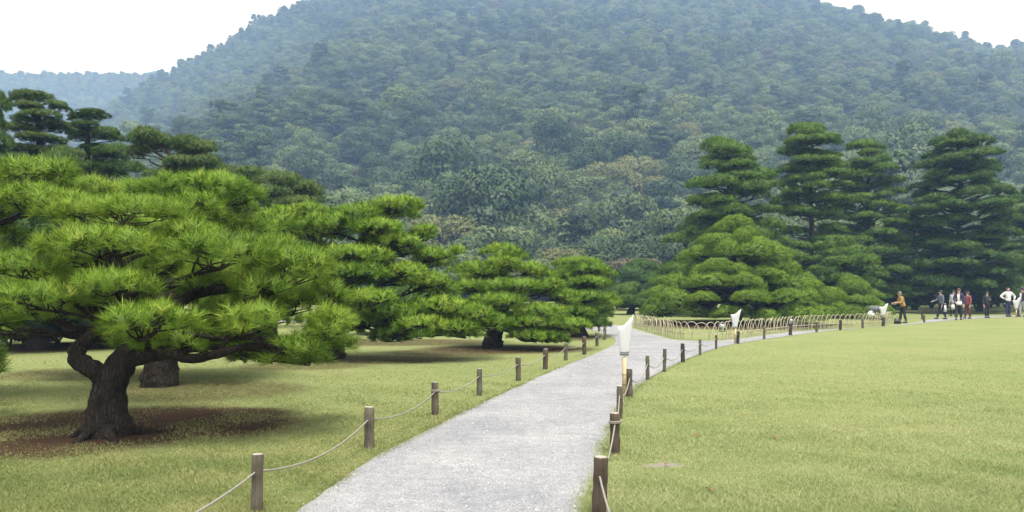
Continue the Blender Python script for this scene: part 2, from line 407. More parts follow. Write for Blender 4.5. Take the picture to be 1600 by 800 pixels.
# loose pebbles on the path, near the camera
n = 34000
d = 4.0 + 18.0 * rng.random(n) ** 1.7; x = (rng.random(n) * 1100 + 350 - 800) * d / F
k = in_path(x, d); x, d = x[k], d[k]; n = len(x); x = x + rng.standard_normal(n) * 0.05; d = d + rng.standard_normal(n) * 0.05
oc = np.array([[1, 0, 0], [0, 1, 0], [-1, 0, 0], [0, -1, 0], [0, 0, 1]], float)
sz = (0.004 + 0.006 * rng.random(n) ** 2)[:, None, None] * (1 + 0.3 * rng.standard_normal((n, 5, 1)).clip(-1, 1)) * (0.7 + d / 16)[:, None, None]
an = rng.random(n) * 6.28; ca, sa = np.cos(an), np.sin(an)
Vp = np.repeat(oc[None], n, 0); Vp = np.stack([Vp[..., 0] * ca[:, None] - Vp[..., 1] * sa[:, None], Vp[..., 0] * sa[:, None] + Vp[..., 1] * ca[:, None], Vp[..., 2] * 0.7], -1) * sz
Vp += np.stack([x, d, np.full(n, 0.007)], -1)[:, None]
Tp = (np.array([[0, 1, 4], [1, 2, 4], [2, 3, 4], [3, 0, 4]])[None] + 5 * np.arange(n)[:, None, None]).reshape(-1, 3)
m, t, b = mat('pebbles'); a = t.nodes.new('ShaderNodeAttribute'); a.attribute_name = 'tint'
r = ramp(t, [(0, (0.11, 0.11, 0.115)), (0.4, (0.25, 0.25, 0.258)), (1.0, (0.45, 0.445, 0.445))], a.outputs['Fac']); t.links.new(r.outputs['Color'], b.inputs['Base Color']); b.inputs['Roughness'].default_value = 0.85
o = link('path_pebbles', np_mesh('path_pebbles', Vp.reshape(-1, 3), Tp, m, attr=np.repeat(rng.random(n), 5)))
tag(o, 'loose pale grey pebbles strewn over the gravel path', 'gravel', kind='stuff')

# ------------------------------------------------------------------ grass blades
M['grass'] = leaf_mat('grass_blades', [(0.0, (0.15, 0.235, 0.062)), (0.4, (0.29, 0.338, 0.14)), (0.75, (0.395, 0.415, 0.205)), (1.0, (0.55, 0.51, 0.30))], trans=0.35, rough=0.6, patch=0.3, patch_scale=1.5, spec=0.2)
n = 1120000
d = 1.0 / (1 / 30.0 + rng.random(n) * (1 / 4.0 - 1 / 30.0))
x = (rng.random(n) * 2350 - 300 - 800) * d / F
k = ~in_path(x, d)
k &= rng.random(n) > litter_shade(x, d) * 1.15 * np.clip(0.72 + 0.4 * vnoise(x, d, 0.4, 33), 0, 1)
pe = np.vstack([densify(LEFT), densify(RIGHT)]); pe = pe[(pe[:, 1] > 4.2) & (pe[:, 1] < 20)]
pi_ = rng.integers(0, len(pe), 26000); xe_ = pe[pi_, 0] + rng.normal(0, 0.045, 26000); de_ = pe[pi_, 1] + rng.normal(0, 0.06, 26000)
x = np.r_[x, xe_]; d = np.r_[d, de_]; k = np.r_[k, np.ones(26000, bool)]; n = len(x)
k &= bare(x, d) < 0.3 + 0.5 * rng.random(n)
k &= rng.random(n) > np.clip((d - 9) / 20, 0, 1)
x, d = x[k], d[k]; n = len(x)
h = (0.010 + 0.020 * rng.random(n)) * (1 + 0.5 * np.clip(vnoise(x, d, 0.35, 21), -1, 1.3)) * np.clip(1.25 - d / 32, 0.3, 1)
wd = 0.0014 + 0.00030 * d
an = rng.random(n) * 6.28; le = h * (0.3 + 1.4 * rng.random(n)); la = rng.random(n) * 6.28
Vg = np.empty((n, 3, 3))
Vg[:, 0] = np.stack([x - wd * np.cos(an), d - wd * np.sin(an), x * 0], -1)
Vg[:, 1] = np.stack([x + wd * np.cos(an), d + wd * np.sin(an), x * 0], -1)
Vg[:, 2] = np.stack([x + le * np.cos(la), d + le * np.sin(la), h], -1)
tn = np.clip(0.46 + 0.11 * rng.standard_normal(n) + 0.10 * vnoise(x, d, 1.2, 5) + 0.08 * vnoise(x, d, 0.22, 6) - 0.25 * (vnoise(x, d, 0.09, 8) > 1.35) + 0.35 * (rng.random(n) > 0.93), 0, 1)
M['grass_grove'] = leaf_mat('grove_grass_blades', [(0.0, (0.11, 0.165, 0.045)), (0.4, (0.22, 0.255, 0.085)), (0.75, (0.325, 0.325, 0.135)), (1.0, (0.46, 0.40, 0.22))], trans=0.3, rough=0.6, patch=0.35, patch_scale=1.1, spec=0.2)
lx = np.interp(d, [p_[1] for p_ in LEFT[:12]], [p_[0] for p_ in LEFT[:12]])
for name_, sel, mm_, lab_ in (('lawn_grass', x > lx + 0.4, M['grass'], 'short fresh green lawn grass right of the path'), ('grove_grass', x <= lx + 0.4, M['grass_grove'], 'short olive grass under the pines left of the path')):
    Vs = Vg[sel]; ts = tn[sel]
    o = link(name_, np_mesh(name_, Vs.reshape(-1, 3), np.arange(3 * len(Vs)).reshape(-1, 3), mm_, attr=np.repeat(ts, 3)))
    tag(o, lab_, 'grass', kind='stuff')

# ------------------------------------------------------------------ pines
UP = np.array([0, 0, 1.0])
def unit(v): return v / (np.linalg.norm(v, axis=-1, keepdims=True) + 1e-9)
def needles(P, D, Ns, K, L, wdt, r, spread=(0.2, 1.1)):
    """K needle triangles for every tuft at P pointing along D; Ns is the normal of the needle mass there"""
    n = len(P)
    a = unit(np.cross(D, r.standard_normal((n, 3)))); b_ = np.cross(D, a)
    ph = r.random((n, K)) * 6.283; an = spread[0] + (spread[1] - spread[0]) * r.random((n, K)) ** 0.7
    nd = np.cos(an)[..., None] * D[:, None] + np.sin(an)[..., None] * (np.cos(ph)[..., None] * a[:, None] + np.sin(ph)[..., None] * b_[:, None])
    ll = L * (0.7 + 0.5 * r.random((n, K, 1))) * (0.72 + 0.5 * r.random((n, 1, 1)))
    base = P[:, None] + D[:, None] * (r.random((n, K, 1)) - 0.6) * L * 0.6
    sd_ = unit(np.cross(nd, r.standard_normal((n, K, 3))))
    gn = np.cross(sd_, nd); out = Ns[:, None]
    flip = np.sign((gn * out).sum(-1, keepdims=True)); flip[flip == 0] = 1
    sd_ = sd_ * flip; gn = gn * flip
    nn = unit(out * 0.9 + gn * 0.3)
    tip = base + nd * ll; tip[..., 2] -= 0.06 * L * r.random((n, K))
    V = np.stack([base - sd_ * wdt * 0.5, base + sd_ * wdt * 0.5, tip], 2)
    return V.reshape(-1, 3), np.repeat(nn.reshape(-1, 3), 3, 0)

def pad_tufts(c, a, b_, h, yaw, dens, r, cushion=False):
    """mounded cloud pad: base centre c, half sizes a, b_, height h -> tuft points, directions, mound centres"""
    area = math.pi * a * b_
    nm = int(np.clip(3 + area / (0.16 * max(a, 0.25)), 4, 11))
    ms = []
    for q in range(nm):
        th = q * 2.4 + r.random() * 0.8; rad = math.sqrt((q + 0.3) / nm) * 0.72
        hz = h * (1 - rad ** 2) * 0.45
        ms.append((rad * a * math.cos(th), rad * b_ * math.sin(th), hz, a * (0.36 + 0.16 * r.random()), b_ * (0.36 + 0.16 * r.random()), h * (0.5 + 0.18 * r.random())))
    if cushion: ms = [(0, 0, 0, a * 0.92, b_ * 0.92, h * 0.95)] + [(q_[0] * 0.8, q_[1] * 0.8, q_[2] + h * 0.1, q_[3] * 0.9, q_[4] * 0.9, q_[5]) for q_ in ms[1:6]]
    ms = np.array(ms)
    PP, DD, SS = [], [], []
    for q, mm in enumerate(ms):
        nt_ = max(4, int(dens * 2.6 * math.pi * mm[3] * mm[4] * (1 + 0.8 * mm[5] / (0.5 * (mm[3] + mm[4])))))
        nn = unit(r.standard_normal((nt_ * 2, 3))); nn = nn[nn[:, 2] > -0.12][:nt_]
        lay = np.where(r.random(len(nn)) < 0.25, 0.72, 1.0)[:, None] * (0.9 + 0.16 * r.random((len(nn), 1)))
        p = mm[:3] + nn * mm[3:] * lay
        nr = unit(nn / mm[3:])
        keep = np.ones(len(p), bool)
        for z, m2 in enumerate(ms):
            if z != q: keep &= (((p - m2[:3]) / m2[3:]) ** 2).sum(1) > 0.55
        PP.append(p[keep]); DD.append(unit(nr[keep] * 0.9 + UP * 0.5 + 0.25 * r.standard_normal((keep.sum(), 3)))); SS.append(unit(nn[keep] + 0.1 * UP))
    P = np.vstack(PP); D = np.vstack(DD); Sn = np.vstack(SS)
    ca, sa = math.cos(yaw), math.sin(yaw); rot = np.array([[ca, sa, 0], [-sa, ca, 0], [0, 0, 1.0]])
    return P @ rot + c, D @ rot, ms[:, :3] @ rot + c, Sn @ rot

def pine(name, label, base, trunk, rad, pads, lod, m='green', bark='bark', cat='pine tree', seed=1, group=None, flare=1.5, extra_limbs=(), tone=0.5, lowlimb=0.25):
    """trunk: world polyline; pads: (centre xyz of pad base, a, b, h, yaw)"""
    r = np.random.default_rng(seed)
    lib = lod[0] == 'lib'; K, L, wd, dens = lod[1:5] if lib else lod
    root = empty(name, base); tag(root, label, cat, group)
    off = np.array(base, float)
    tp = smooth_path(trunk, max(10, len(trunk) * 5)) - off
    nt_ = len(tp); tt = np.linspace(0, 1, nt_)
    zz = tp[:, 2]
    rr = rad * (1 - 0.72 * tt) * (1 + (flare - 1) * np.exp(-np.maximum(zz, 0) / (rad * 1.6)))
    mb = MB(); sides = 16 if rad > 0.14 and K > 20 else 9
    tq = tp.copy(); tq[0, 2] = -0.05
    mb.tube(tq, rr, sides, wob=0.06)
    for lp, r0, r1 in extra_limbs:
        q = smooth_path(lp, len(lp) * 5) - off
        mb.tube(q, np.linspace(r0, r1, len(q)), 8, wob=0.06)
    link('trunk', mb.mesh('trunk', M[bark]), root)
    for (c, a, b_, h, yaw) in pads:
        c = np.array(c) - off
        if lib:
            pm, mc0 = pad_lib(lod)[r.integers(0, 9)]; yw = yaw + (math.pi if r.random() < 0.5 else 0.0)
            sc_ = np.array([a, b_ / 0.85, h / 0.6]); pad_o = link('foliage_pad', pm, root, c, (r.uniform(-0.1, 0.1), r.uniform(-0.1, 0.1), yw)); pad_o.scale = sc_
            pad_o.material_slots[0].link = 'OBJECT'; pad_o.material_slots[0].material = M[m]
            mc = mc0[r.permutation(len(mc0))[:4]] * sc_; ca, sa = math.cos(yw), math.sin(yw); mc = mc @ np.array([[ca, sa, 0], [-sa, ca, 0], [0, 0, 1.0]]) + c
        else:
            P, D, mc, Sn = pad_tufts(c, a, b_, h, yaw, dens, r)
            Vn, Nn = needles(P, D, Sn, K, L, wd, r)
            tn = np.clip(tone + 0.16 * r.standard_normal(len(P)) + 0.06 * r.standard_normal(), 0, 1)
            pad_o = link('foliage_pad', np_mesh('foliage_pad', Vn, np.arange(len(Vn)).reshape(-1, 3), M[m], attr=np.repeat(tn, K * 3), nrm=Nn), root)
        # limb from the trunk to the pad
        hd = np.hypot(tp[:, 0] - c[0], tp[:, 1] - c[1])
        want = c[2] - 0.25 * hd
        cost = np.abs(tp[:, 2] - want) + 0.25 * hd + np.where(tp[:, 2] < lowlimb * tp[:, 2].max(), 3.0, 0)
        k = int(np.argmin(cost)); s0 = tp[k]
        dv = c - s0; ln = np.linalg.norm(dv)
        lr = min(rr[k] * 0.7, max(0.012, 0.014 + 0.03 * ln * min(1.5, a)))
        if ln > 0.15:
            jt = r.standard_normal((2, 3)) * 0.055 * ln; jt[:, 2] = np.abs(jt[:, 2]) * 0.8 - 0.02 * ln
            lp = smooth_path([s0, s0 + dv * 0.35 + jt[0], s0 + dv * 0.7 + jt[1], c], 10)
            ml = MB(); ml.tube(lp, np.linspace(lr, lr * 0.45, 10), 6, wob=0.08)
            for q in mc:
                j2 = r.standard_normal(3) * 0.06 * a
                st = lp[6 + r.integers(0, 4)]
                ml.tube(smooth_path([st, (st + q) / 2 + j2, q], 5), np.linspace(lr * 0.42, lr * 0.15, 5), 4, cap=False, wob=0.08)
                if not lib and K > 14:
                    for e in range(5):
                        tgt = P[r.integers(0, len(P))]
                        if np.linalg.norm(tgt - q) < 0.7 * a:
                            ml.tube(np.array([q, (q + tgt) / 2 + j2 * 0.5, tgt]), np.array([lr * 0.2, lr * 0.14, lr * 0.08]), 3, cap=False)
            lo = link('limb', ml.mesh('limb', M[bark]), root); pad_o.parent = lo
    return root

def px_pads(lst, d, r, back=True, bd=1.0, hs_=1.0):
    """(px, py, half width px, half height px, depth offset) -> world pads; a second row stands behind"""
    out = []
    for e in lst:
        px, py, rx, ry = e[:4]; dd = e[4] if len(e) > 4 else 0.0
        D = d + dd; s = D / F
        a = max(rx * s * 0.93 - 0.03, 0.12); h = ry * 1.3 * s * hs_
        c = W(px, py + ry * 0.55, D)
        out.append((c, a, max(a * 0.8, 0.3), h, r.uniform(-0.4, 0.4)))
        if back and rx * s > 0.3:
            D2 = D + bd * (0.9 + 0.5 * r.random()) * max(a, 0.5); s2 = D2 / F
            c2 = W(px + r.uniform(-0.5, 0.5) * rx, py + ry * 1.15, D2)
            out.append((c2, a * 0.9, max(a * 0.85, 0.3), h * 0.8, r.uniform(-0.5, 0.5)))
    return out

NEAR = (32, 0.135, 0.0058, 64)
MID1 = (22, 0.16, 0.0095, 42)
MID2 = (15, 0.15, 0.0145, 50)
FAR1 = ('lib', 10, 0.19, 0.026, 46)
FAR2 = ('lib', 9, 0.22, 0.034, 38)
PADLIB = {}
def pad_lib(lod):
    if lod not in PADLIB:
        r = np.random.default_rng(1000 + len(PADLIB)); _, K, L, wd, dens = lod[:5]; PADLIB[lod] = []
        for q in range(9):
            P, D, mc, Sn = pad_tufts(np.zeros(3), 1.0, 0.85, 0.6, 0.0, dens, r, len(lod) > 5)
            Vn, Nn = needles(P, D, Sn, K, L, wd, r); tn = np.clip(0.5 + 0.17 * r.standard_normal(len(P)), 0, 1)
            PADLIB[lod].append((np_mesh('foliage_pad', Vn, np.arange(len(Vn)).reshape(-1, 3), M['green'], attr=np.repeat(tn, K * 3), nrm=Nn), mc))
    return PADLIB[lod]
rp = np.random.default_rng(99)

# hero pine, nearest on the left
d0 = 8.9
pads = px_pads([(195, 334, 118, 28, 0.45), (152, 384, 104, 29, -0.3), (36, 420, 84, 26, -0.2), (178, 447, 76, 24, -0.7), (58, 468, 76, 28, -0.7), (-10, 505, 60, 22, 0.1), (346, 398, 96, 40, -0.35), (300, 366, 60, 20, 0.5),
                (455, 424, 72, 44, 0.0), (425, 390, 50, 22, 0.5), (236, 506, 88, 36, -0.95), (398, 502, 64, 36, -0.7), (514, 510, 50, 40, -0.1), (455, 476, 62, 30, 0.25), (468, 543, 52, 24, -0.2), (425, 560, 40, 14, 0.0), (395, 545, 46, 18, 0.2), (335, 500, 50, 24, 0.35), (318, 440, 54, 20, 0.0), (405, 452, 56, 24, -0.25), (262, 415, 46, 20, 0.3), (510, 462, 40, 26, 0.4),
                (-50, 455, 60, 30, 0.0), (95, 320, 60, 20, 0.8)], d0, rp, bd=1.5, hs_=0.98)
T = lambda pts: [W(*p) for p in pts]
pine('pine_tree', 'nearest gnarled pine with thick bare trunk and lime-green needle pads at left', G(170, 680),
     T([(170, 680, d0), (168, 645, d0), (171, 605, d0), (188, 570, d0), (208, 538, d0 + 0.1), (205, 495, d0 + 0.1), (185, 450, d0), (178, 400, d0), (180, 350, d0)]), 0.2, pads, NEAR, 'lime', seed=11, flare=1.35, tone=0.55, lowlimb=0.42,
     extra_limbs=[(T([(172, 600, d0), (150, 580, d0 - 0.1), (122, 562, d0 - 0.15), (122, 545, d0 - 0.1), (140, 528, d0), (158, 505, d0 + 0.1), (120, 470, d0)]), 0.12, 0.06),
                  (T([(196, 566, d0), (225, 558, d0 - 0.1), (262, 552, d0 - 0.2), (300, 560, d0 - 0.2), (345, 552, d0 - 0.3), (392, 540, d0 - 0.3), (450, 545, d0 - 0.2)]), 0.09, 0.025),
                  (T([(345, 552, d0 - 0.3), (352, 535, d0 - 0.3), (380, 528, d0 - 0.35), (420, 535, d0 - 0.3)]), 0.03, 0.012),
                  *[([G(170, 680) + np.array([0.1 * math.cos(q_), 0.1 * math.sin(q_), 0.16]), G(170, 680) + np.array([0.27 * math.cos(q_), 0.27 * math.sin(q_), 0.05]), G(170, 680) + np.array([(0.5 + 0.12 * math.sin(q_ * 5)) * math.cos(q_ + 0.15), (0.5 + 0.12 * math.sin(q_ * 5)) * math.sin(q_ + 0.15), -0.03])], 0.085, 0.025) for q_ in (0.2, 1.3, 2.5, 3.4, 4.3, 5.2)],
                  (T([(208, 538, d0), (250, 500, d0 + 0.1), (300, 462, d0 + 0.2), (380, 450, d0 + 0.25), (440, 440, d0 + 0.25)]), 0.085, 0.03)])

# far-left neighbour, crown only in view
pads = px_pads([(54, 272, 70, 24, 0), (50, 312, 72, 22, -0.5), (-60, 300, 80, 40, 0), (-80, 380, 90, 40, -0.4), (130, 300, 60, 26, 0.8), (-30, 350, 60, 26, 0.2), (-60, 470, 80, 36, 0.2), (-28, 560, 46, 24, -1.2)], 11.5, rp)
pine('pine_tree', 'lime-green pine crown at far left edge, behind the nearest pine', W(-110, HZ + 2000 / 11.5, 11.5), T([(-110, HZ + 2000 / 11.5, 11.5), (-105, 560, 11.5), (-80, 480, 11.5), (-60, 400, 11.5), (-20, 330, 11.5), (0, 290, 11.5)]), 0.25, pads, MID1, 'lime', seed=12, tone=0.5)

# second trunk behind the hero
d2 = 13.5
pads = px_pads([(312, 292, 95, 24, 0), (303, 320, 50, 22, -1.0), (385, 305, 40, 24, 0), (230, 300, 60, 20, 0.3), (250, 345, 70, 26, 0), (350, 350, 60, 24, 0.3), (360, 395, 80, 26, 0.5), (250, 420, 90, 30, 0.6), (160, 400, 80, 30, 0.6), (330, 470, 100, 30, 0.8), (120, 470, 80, 28, 0.8), (220, 520, 70, 24, 0.6), (350, 520, 60, 22, 0.4), (418, 360, 36, 22, 0.6)], d2, rp, hs_=0.88)
pine('pine_tree', 'green pine whose dark trunk stands just behind the nearest pine', G(249, 603), T([(249, 603, d2), (252, 570, d2), (262, 535, d2), (268, 500, d2), (262, 450, d2), (280, 400, d2), (300, 350, d2), (310, 310, d2)]), 0.27, pads, MID1, 'green', seed=13, flare=1.2, tone=0.55)

# third pine, wide crown
d3 = 19.0
pads = px_pads([(622, 322, 48, 17, 0), (560, 335, 50, 18, -0.2), (520, 352, 60, 22, -0.5), (590, 358, 45, 18, -0.6), (662, 362, 27, 13, 0), (434, 345, 46, 26, 0), (480, 330, 35, 14, 0.4), (620, 380, 45, 16, -0.4), (546, 400, 72, 19, -0.8), (677, 400, 34, 15, 0),
                (714, 393, 16, 9, 0.2), (550, 427, 60, 19, -1.0), (632, 426, 45, 18, -0.6), (664, 440, 42, 19, -0.5), (580, 467, 48, 20, -1.3), (500, 450, 55, 22, -0.5), (688, 480, 52, 19, -0.8), (738, 492, 42, 20, -0.6), (774, 502, 26, 14, -0.3), (660, 508, 48, 16, -1.2), (718, 512, 36, 14, -1.0), (630, 490, 40, 18, -0.9), (545, 500, 60, 20, -0.6), (610, 520, 40, 12, -0.6), (658, 524, 18, 9, -1.3), (470, 400, 50, 22, 0.2), (440, 430, 50, 22, 0.3)], d3, rp, hs_=0.95)
pine('pine_tree', 'broad green pine with long low limb reaching right, between the near pine and the path', G(520, 560), T([(520, 560, d3), (521, 540, d3), (528, 510, d3), (540, 470, d3), (556, 430, d3), (560, 390, d3), (585, 350, d3), (610, 325, d3)]), 0.27, pads, MID2, 'green', seed=14, flare=1.25, tone=0.62,
     extra_limbs=[(T([(530, 515, d3), (590, 505, d3 - 0.5), (650, 520, d3 - 0.8), (690, 522, d3 - 0.9), (735, 515, d3 - 0.8)]), 0.1, 0.03)])

d4 = 22.5
pads = px_pads([(782, 393, 36, 12, 0), (786, 411, 32, 10, -0.4), (750, 422, 50, 14, 0), (826, 421, 34, 13, 0), (800, 447, 55, 12, -0.7), (738, 448, 40, 13, -0.3), (858, 446, 32, 14, 0), (780, 470, 50, 14, -1.0), (880, 462, 26, 12, 0.1), (842, 487, 52, 14, -0.8), (886, 508, 40, 13, -0.5), (832, 504, 45, 13, -1.0), (835, 525, 42, 9, -1.1), (745, 480, 42, 14, 0), (868, 527, 24, 7, -0.8), (725, 500, 30, 13, 0.4), (800, 500, 40, 14, 0.2)], d4, rp, hs_=0.95)
pine('pine_tree', 'dome-shaped green pine with short thick leaning trunk, last but one before the path bends', G(770, 543), T([(769, 544, d4), (772, 525, d4), (780, 500, d4), (790, 470, d4), (788, 440, d4), (784, 405, d4)]), 0.27, pads, MID2, 'green', seed=15, flare=1.2, tone=0.64,
     extra_limbs=[(T([(782, 508, d4), (800, 520, d4 - 0.4), (820, 532, d4 - 0.8), (855, 530, d4 - 0.8)]), 0.08, 0.025)])

d5 = 28.0
pads = px_pads([(905, 411, 42, 9, 0), (925, 421, 34, 10, -0.3), (880, 431, 30, 12, 0), (918, 441, 38, 11, -0.5), (940, 440, 20, 11, 0), (915, 464, 46, 13, -0.6), (937, 482, 24, 14, -0.3), (900, 488, 44, 13, -0.5), (928, 502, 26, 8, -0.5), (890, 452, 34, 12, 0.2)], d5, rp, hs_=0.95)
pine('pine_tree', 'dense green pine at the left of the path where it bends out of sight', W(905, HZ + 2000 / d5, d5), T([(905, HZ + 2000 / d5, d5), (904, 505, d5), (910, 470, d5), (906, 440, d5), (908, 415, d5)]), 0.24, pads, MID2, 'green', seed=16, tone=0.6)

# tall pines behind, left
d6 = 31.0
pads = px_pads([(49, 149, 32, 10, 0), (88, 164, 21, 9, 0), (44, 165, 25, 8, -0.3), (62, 183, 40, 12, -0.4), (28, 199, 30, 9, -0.2), (84, 196, 28, 10, 0.2), (62, 215, 38, 9, -0.6), (35, 234, 40, 11, -0.3), (100, 238, 36, 12, -0.4), (60, 258, 60, 14, 0.4)], d6, rp, hs_=0.9)
pine('pine_tree', 'tall tiered dark pine against the far ridge at upper left', W(66, HZ + 2000 / d6, d6), T([(66, HZ + 2000 / d6, d6), (64, 400, d6), (66, 300, d6), (63, 240, d6), (60, 190, d6), (50, 155, d6)]), 0.26, pads, FAR1, 'olive', seed=17)
d7 = 33.0
pads = px_pads([(140, 179, 35, 7, 0), (128, 196, 26, 8, -0.3), (166, 207, 24, 12, -0.2), (130, 210, 26, 8, 0.3), (180, 236, 34, 14, -0.3), (150, 232, 30, 10, 0.4), (185, 262, 44, 16, 0), (140, 262, 40, 14, 0.3)], d7, rp, hs_=0.9)
pine('pine_tree', 'dark flat-topped pine with bare stem, just right of the tall tiered pine', W(132, HZ + 2000 / d7, d7), T([(132, HZ + 2000 / d7, d7), (134, 350, d7), (136, 260, d7), (137, 215, d7), (139, 182, d7)]), 0.2, pads, FAR1, 'deep', seed=18)
d8 = 29.0
pads = px_pads([(226, 214, 28, 16, 0), (250, 222, 26, 14, 0.2), (290, 222, 24, 12, 0), (314, 232, 30, 14, 0), (322, 254, 26, 14, -0.3), (285, 256, 34, 14, -0.4), (216, 236, 20, 10, 0.3), (305, 272, 40, 12, 0.2), (255, 274, 30, 12, 0.2)], d8, rp)
pine('pine_tree', 'open-crowned olive pine with bent reddish limbs, behind the lime-green crowns', W(243, HZ + 2000 / d8, d8), T([(240, HZ + 2000 / d8, d8), (236, 350, d8), (240, 290, d8), (252, 265, d8), (268, 252, d8), (262, 235, d8)]), 0.2, pads, FAR1, 'olive', 'bark2', seed=19,
     extra_limbs=[(T([(250, 268, d8), (285, 248, d8), (305, 240, d8), (315, 236, d8)]), 0.07, 0.03), (T([(262, 250, d8), (240, 236, d8), (228, 228, d8)]), 0.06, 0.03)])
d9 = 34.0
pads = px_pads([(430, 283, 42, 16, 0), (380, 274, 40, 14, 0), (470, 297, 36, 18, 0), (410, 305, 50, 16, -0.5), (360, 290, 34, 16, 0), (455, 318, 44, 14, -0.3), (340, 268, 28, 14, 0.5)], d9, rp)
pine('pine_tree', 'rounded deep green pine crown behind, nearest the wooded hill on the left', W(420, HZ + 2000 / d9, d9), T([(420, HZ + 2000 / d9, d9), (422, 420, d9), (418, 350, d9), (420, 300, d9)]), 0.24, pads, FAR1, 'olive', seed=20, tone=0.45)
d10 = 27.0
pads = px_pads([(-8, 165, 26, 24, 0), (-6, 222, 26, 20, 0), (-30, 195, 40, 20, 0.3), (-30, 260, 60, 24, 0)], d10, rp)
pine('pine_tree', 'dark pine cut off by the left edge, beside the tall tiered pine', W(-50, HZ + 2000 / d10, d10), T([(-50, HZ + 2000 / d10, d10), (-45, 350, d10), (-30, 240, d10), (-25, 170, d10)]), 0.24, pads, FAR1, 'deep', seed=21)
# understory pines filling the left background
for q, (px, py, dd, rx, ry, lab) in enumerate([(60, 250, 22.0, 120, 240, 'dark pine filling the gap below the tall tiered pine at left'), (230, 285, 24.0, 110, 200, 'dark pine under the open-crowned olive pine'), (640, 455, 30.0, 70, 60, 'small pine behind the broad pine with the low limb'), (420, 330, 26.0, 110, 190, 'deep green pine in the middle of the left grove')]):
    H = EYE + (HZ - py) * dd / F; Wd = rx * dd / F; Xc = (px - 800) * dd / F
    pads = []
    for zf in np.linspace(0.35, 0.95, 6):
        rr_ = Wd * math.sqrt(max(0.08, 1 - zf ** 2)) * 1.15; npd = max(2, int(rr_ * 3.4))
        for e in range(npd):
            th = e * 6.283 / npd + rp.random() * 0.7
            pads.append(((Xc + rr_ * 0.62 * math.cos(th), dd + rr_ * 0.62 * math.sin(th), H * zf - 0.25), rr_ * 0.5 + 0.15, rr_ * 0.45 + 0.15, 0.5 + 0.2 * rp.random(), rp.random()))
    pine('pine_tree', lab, (Xc, dd, 0), [(Xc, dd, 0), (Xc + 0.1, dd, H * 0.3), (Xc - 0.1, dd, H * 0.65), (Xc, dd, H * 0.95)], 0.22, pads, FAR1, 'deep', seed=40 + q)

# ------------------------------------------------------------------ right-hand pines
def tiered(name, label, px, top, d, prof, step, lod, m, seed, z0=1.0, thick=0.62, bark='bark', rad=0.24, psize=1.05, lean=0.0, gap=None, side=()):
    """prof: (py, half width in px) pairs; irregular tiers of cloud pads down the stem"""
    r = np.random.default_rng(seed); s = d / F
    H = EYE + (HZ - top) * s; Xc = (px - 800) * s
    pys = [p[0] for p in prof]; hw = [p[1] for p in prof]
    pads = [((Xc + lean, d, H - thick * 1.0), hw[0] * s * 0.62, hw[0] * s * 0.58, thick * 1.1, 0)]
    z = H - thick * 1.25; ph = r.random() * 6.28
    while z > z0:
        py = HZ - (z - EYE) / s
        rr_ = np.interp(py, pys, hw) * s * r.uniform(0.8, 1.06)
        npd = int(np.clip(round(rr_ * 6.0 / (psize * 2.0)), 2, 10))
        x0 = Xc + lean * (z / H)
        for e in range(npd):
            ph += 6.283 / npd * r.uniform(0.75, 1.25)
            a = psize * r.uniform(0.65, 1.25) * min(1.0, 0.45 + rr_ / 3.0)
            ro = max(0.15, rr_ * r.uniform(0.8, 1.12) - a * 0.8)
            if gap and gap[0] < py < gap[1] and math.sin(ph) < 0.25 and abs(math.cos(ph)) < 0.7: continue
            pads.append(((x0 + ro * math.cos(ph), d + ro * math.sin(ph), z - 0.10 * ro + r.uniform(-0.5, 0.5) * step), a, a * 0.85, thick * r.uniform(0.7, 1.15), r.uniform(-0.5, 0.5)))
        ph += 0.9
        z -= step * r.uniform(0.85, 1.15)
    tr = [(Xc + lean * q + r.uniform(-0.08, 0.08), d, H * q) for q in (0, 0.2, 0.4, 0.6, 0.8, 0.96)]
    return pine(name, label, (Xc, d, 0), tr, rad, pads, lod, m, bark, seed=seed, flare=1.3)

def dome(name, label, px, top, d, half, lod, m, seed, z0=0.25, psize=0.75, thick=0.42, rings=6, pw=1.6, tone=0.5, rad=0.24, oval=1.0):
    r = np.random.default_rng(seed); s = d / F
    H = EYE + (HZ - top) * s; Xc = (px - 800) * s; Rd = half * s
    pads = [((Xc, d, H - thick), psize, psize, thick, 0)]
    for k in range(rings):
        zf = (k + 0.5) / rings
        z = z0 + (H - thick - z0) * zf
        rr_ = Rd * (1 - (zf * 0.96) ** pw) ** 0.8
        npd = max(3, int(6.283 * rr_ / (psize * 1.5)))
        o = r.random() * 6.28
        for e in range(npd):
            th = o + e * 6.283 / npd + r.uniform(-0.15, 0.15)
            rq = rr_ * r.uniform(0.78, 1.08) - psize * 0.5
            a = psize * r.uniform(0.75, 1.25)
            pads.append(((Xc + rq * math.cos(th), d + oval * rq * math.sin(th), z + r.uniform(-0.28, 0.28) * (H / rings)), a, a * r.uniform(0.7, 0.95), thick * r.uniform(0.8, 1.25), th))
    tr = [(Xc, d, 0), (Xc + 0.15, d, H * 0.3), (Xc - 0.1, d, H * 0.6), (Xc, d, H * 0.9)]
    return pine(name, label, (Xc, d, 0), tr, rad, pads, lod, m, seed=seed, tone=tone, flare=1.3)

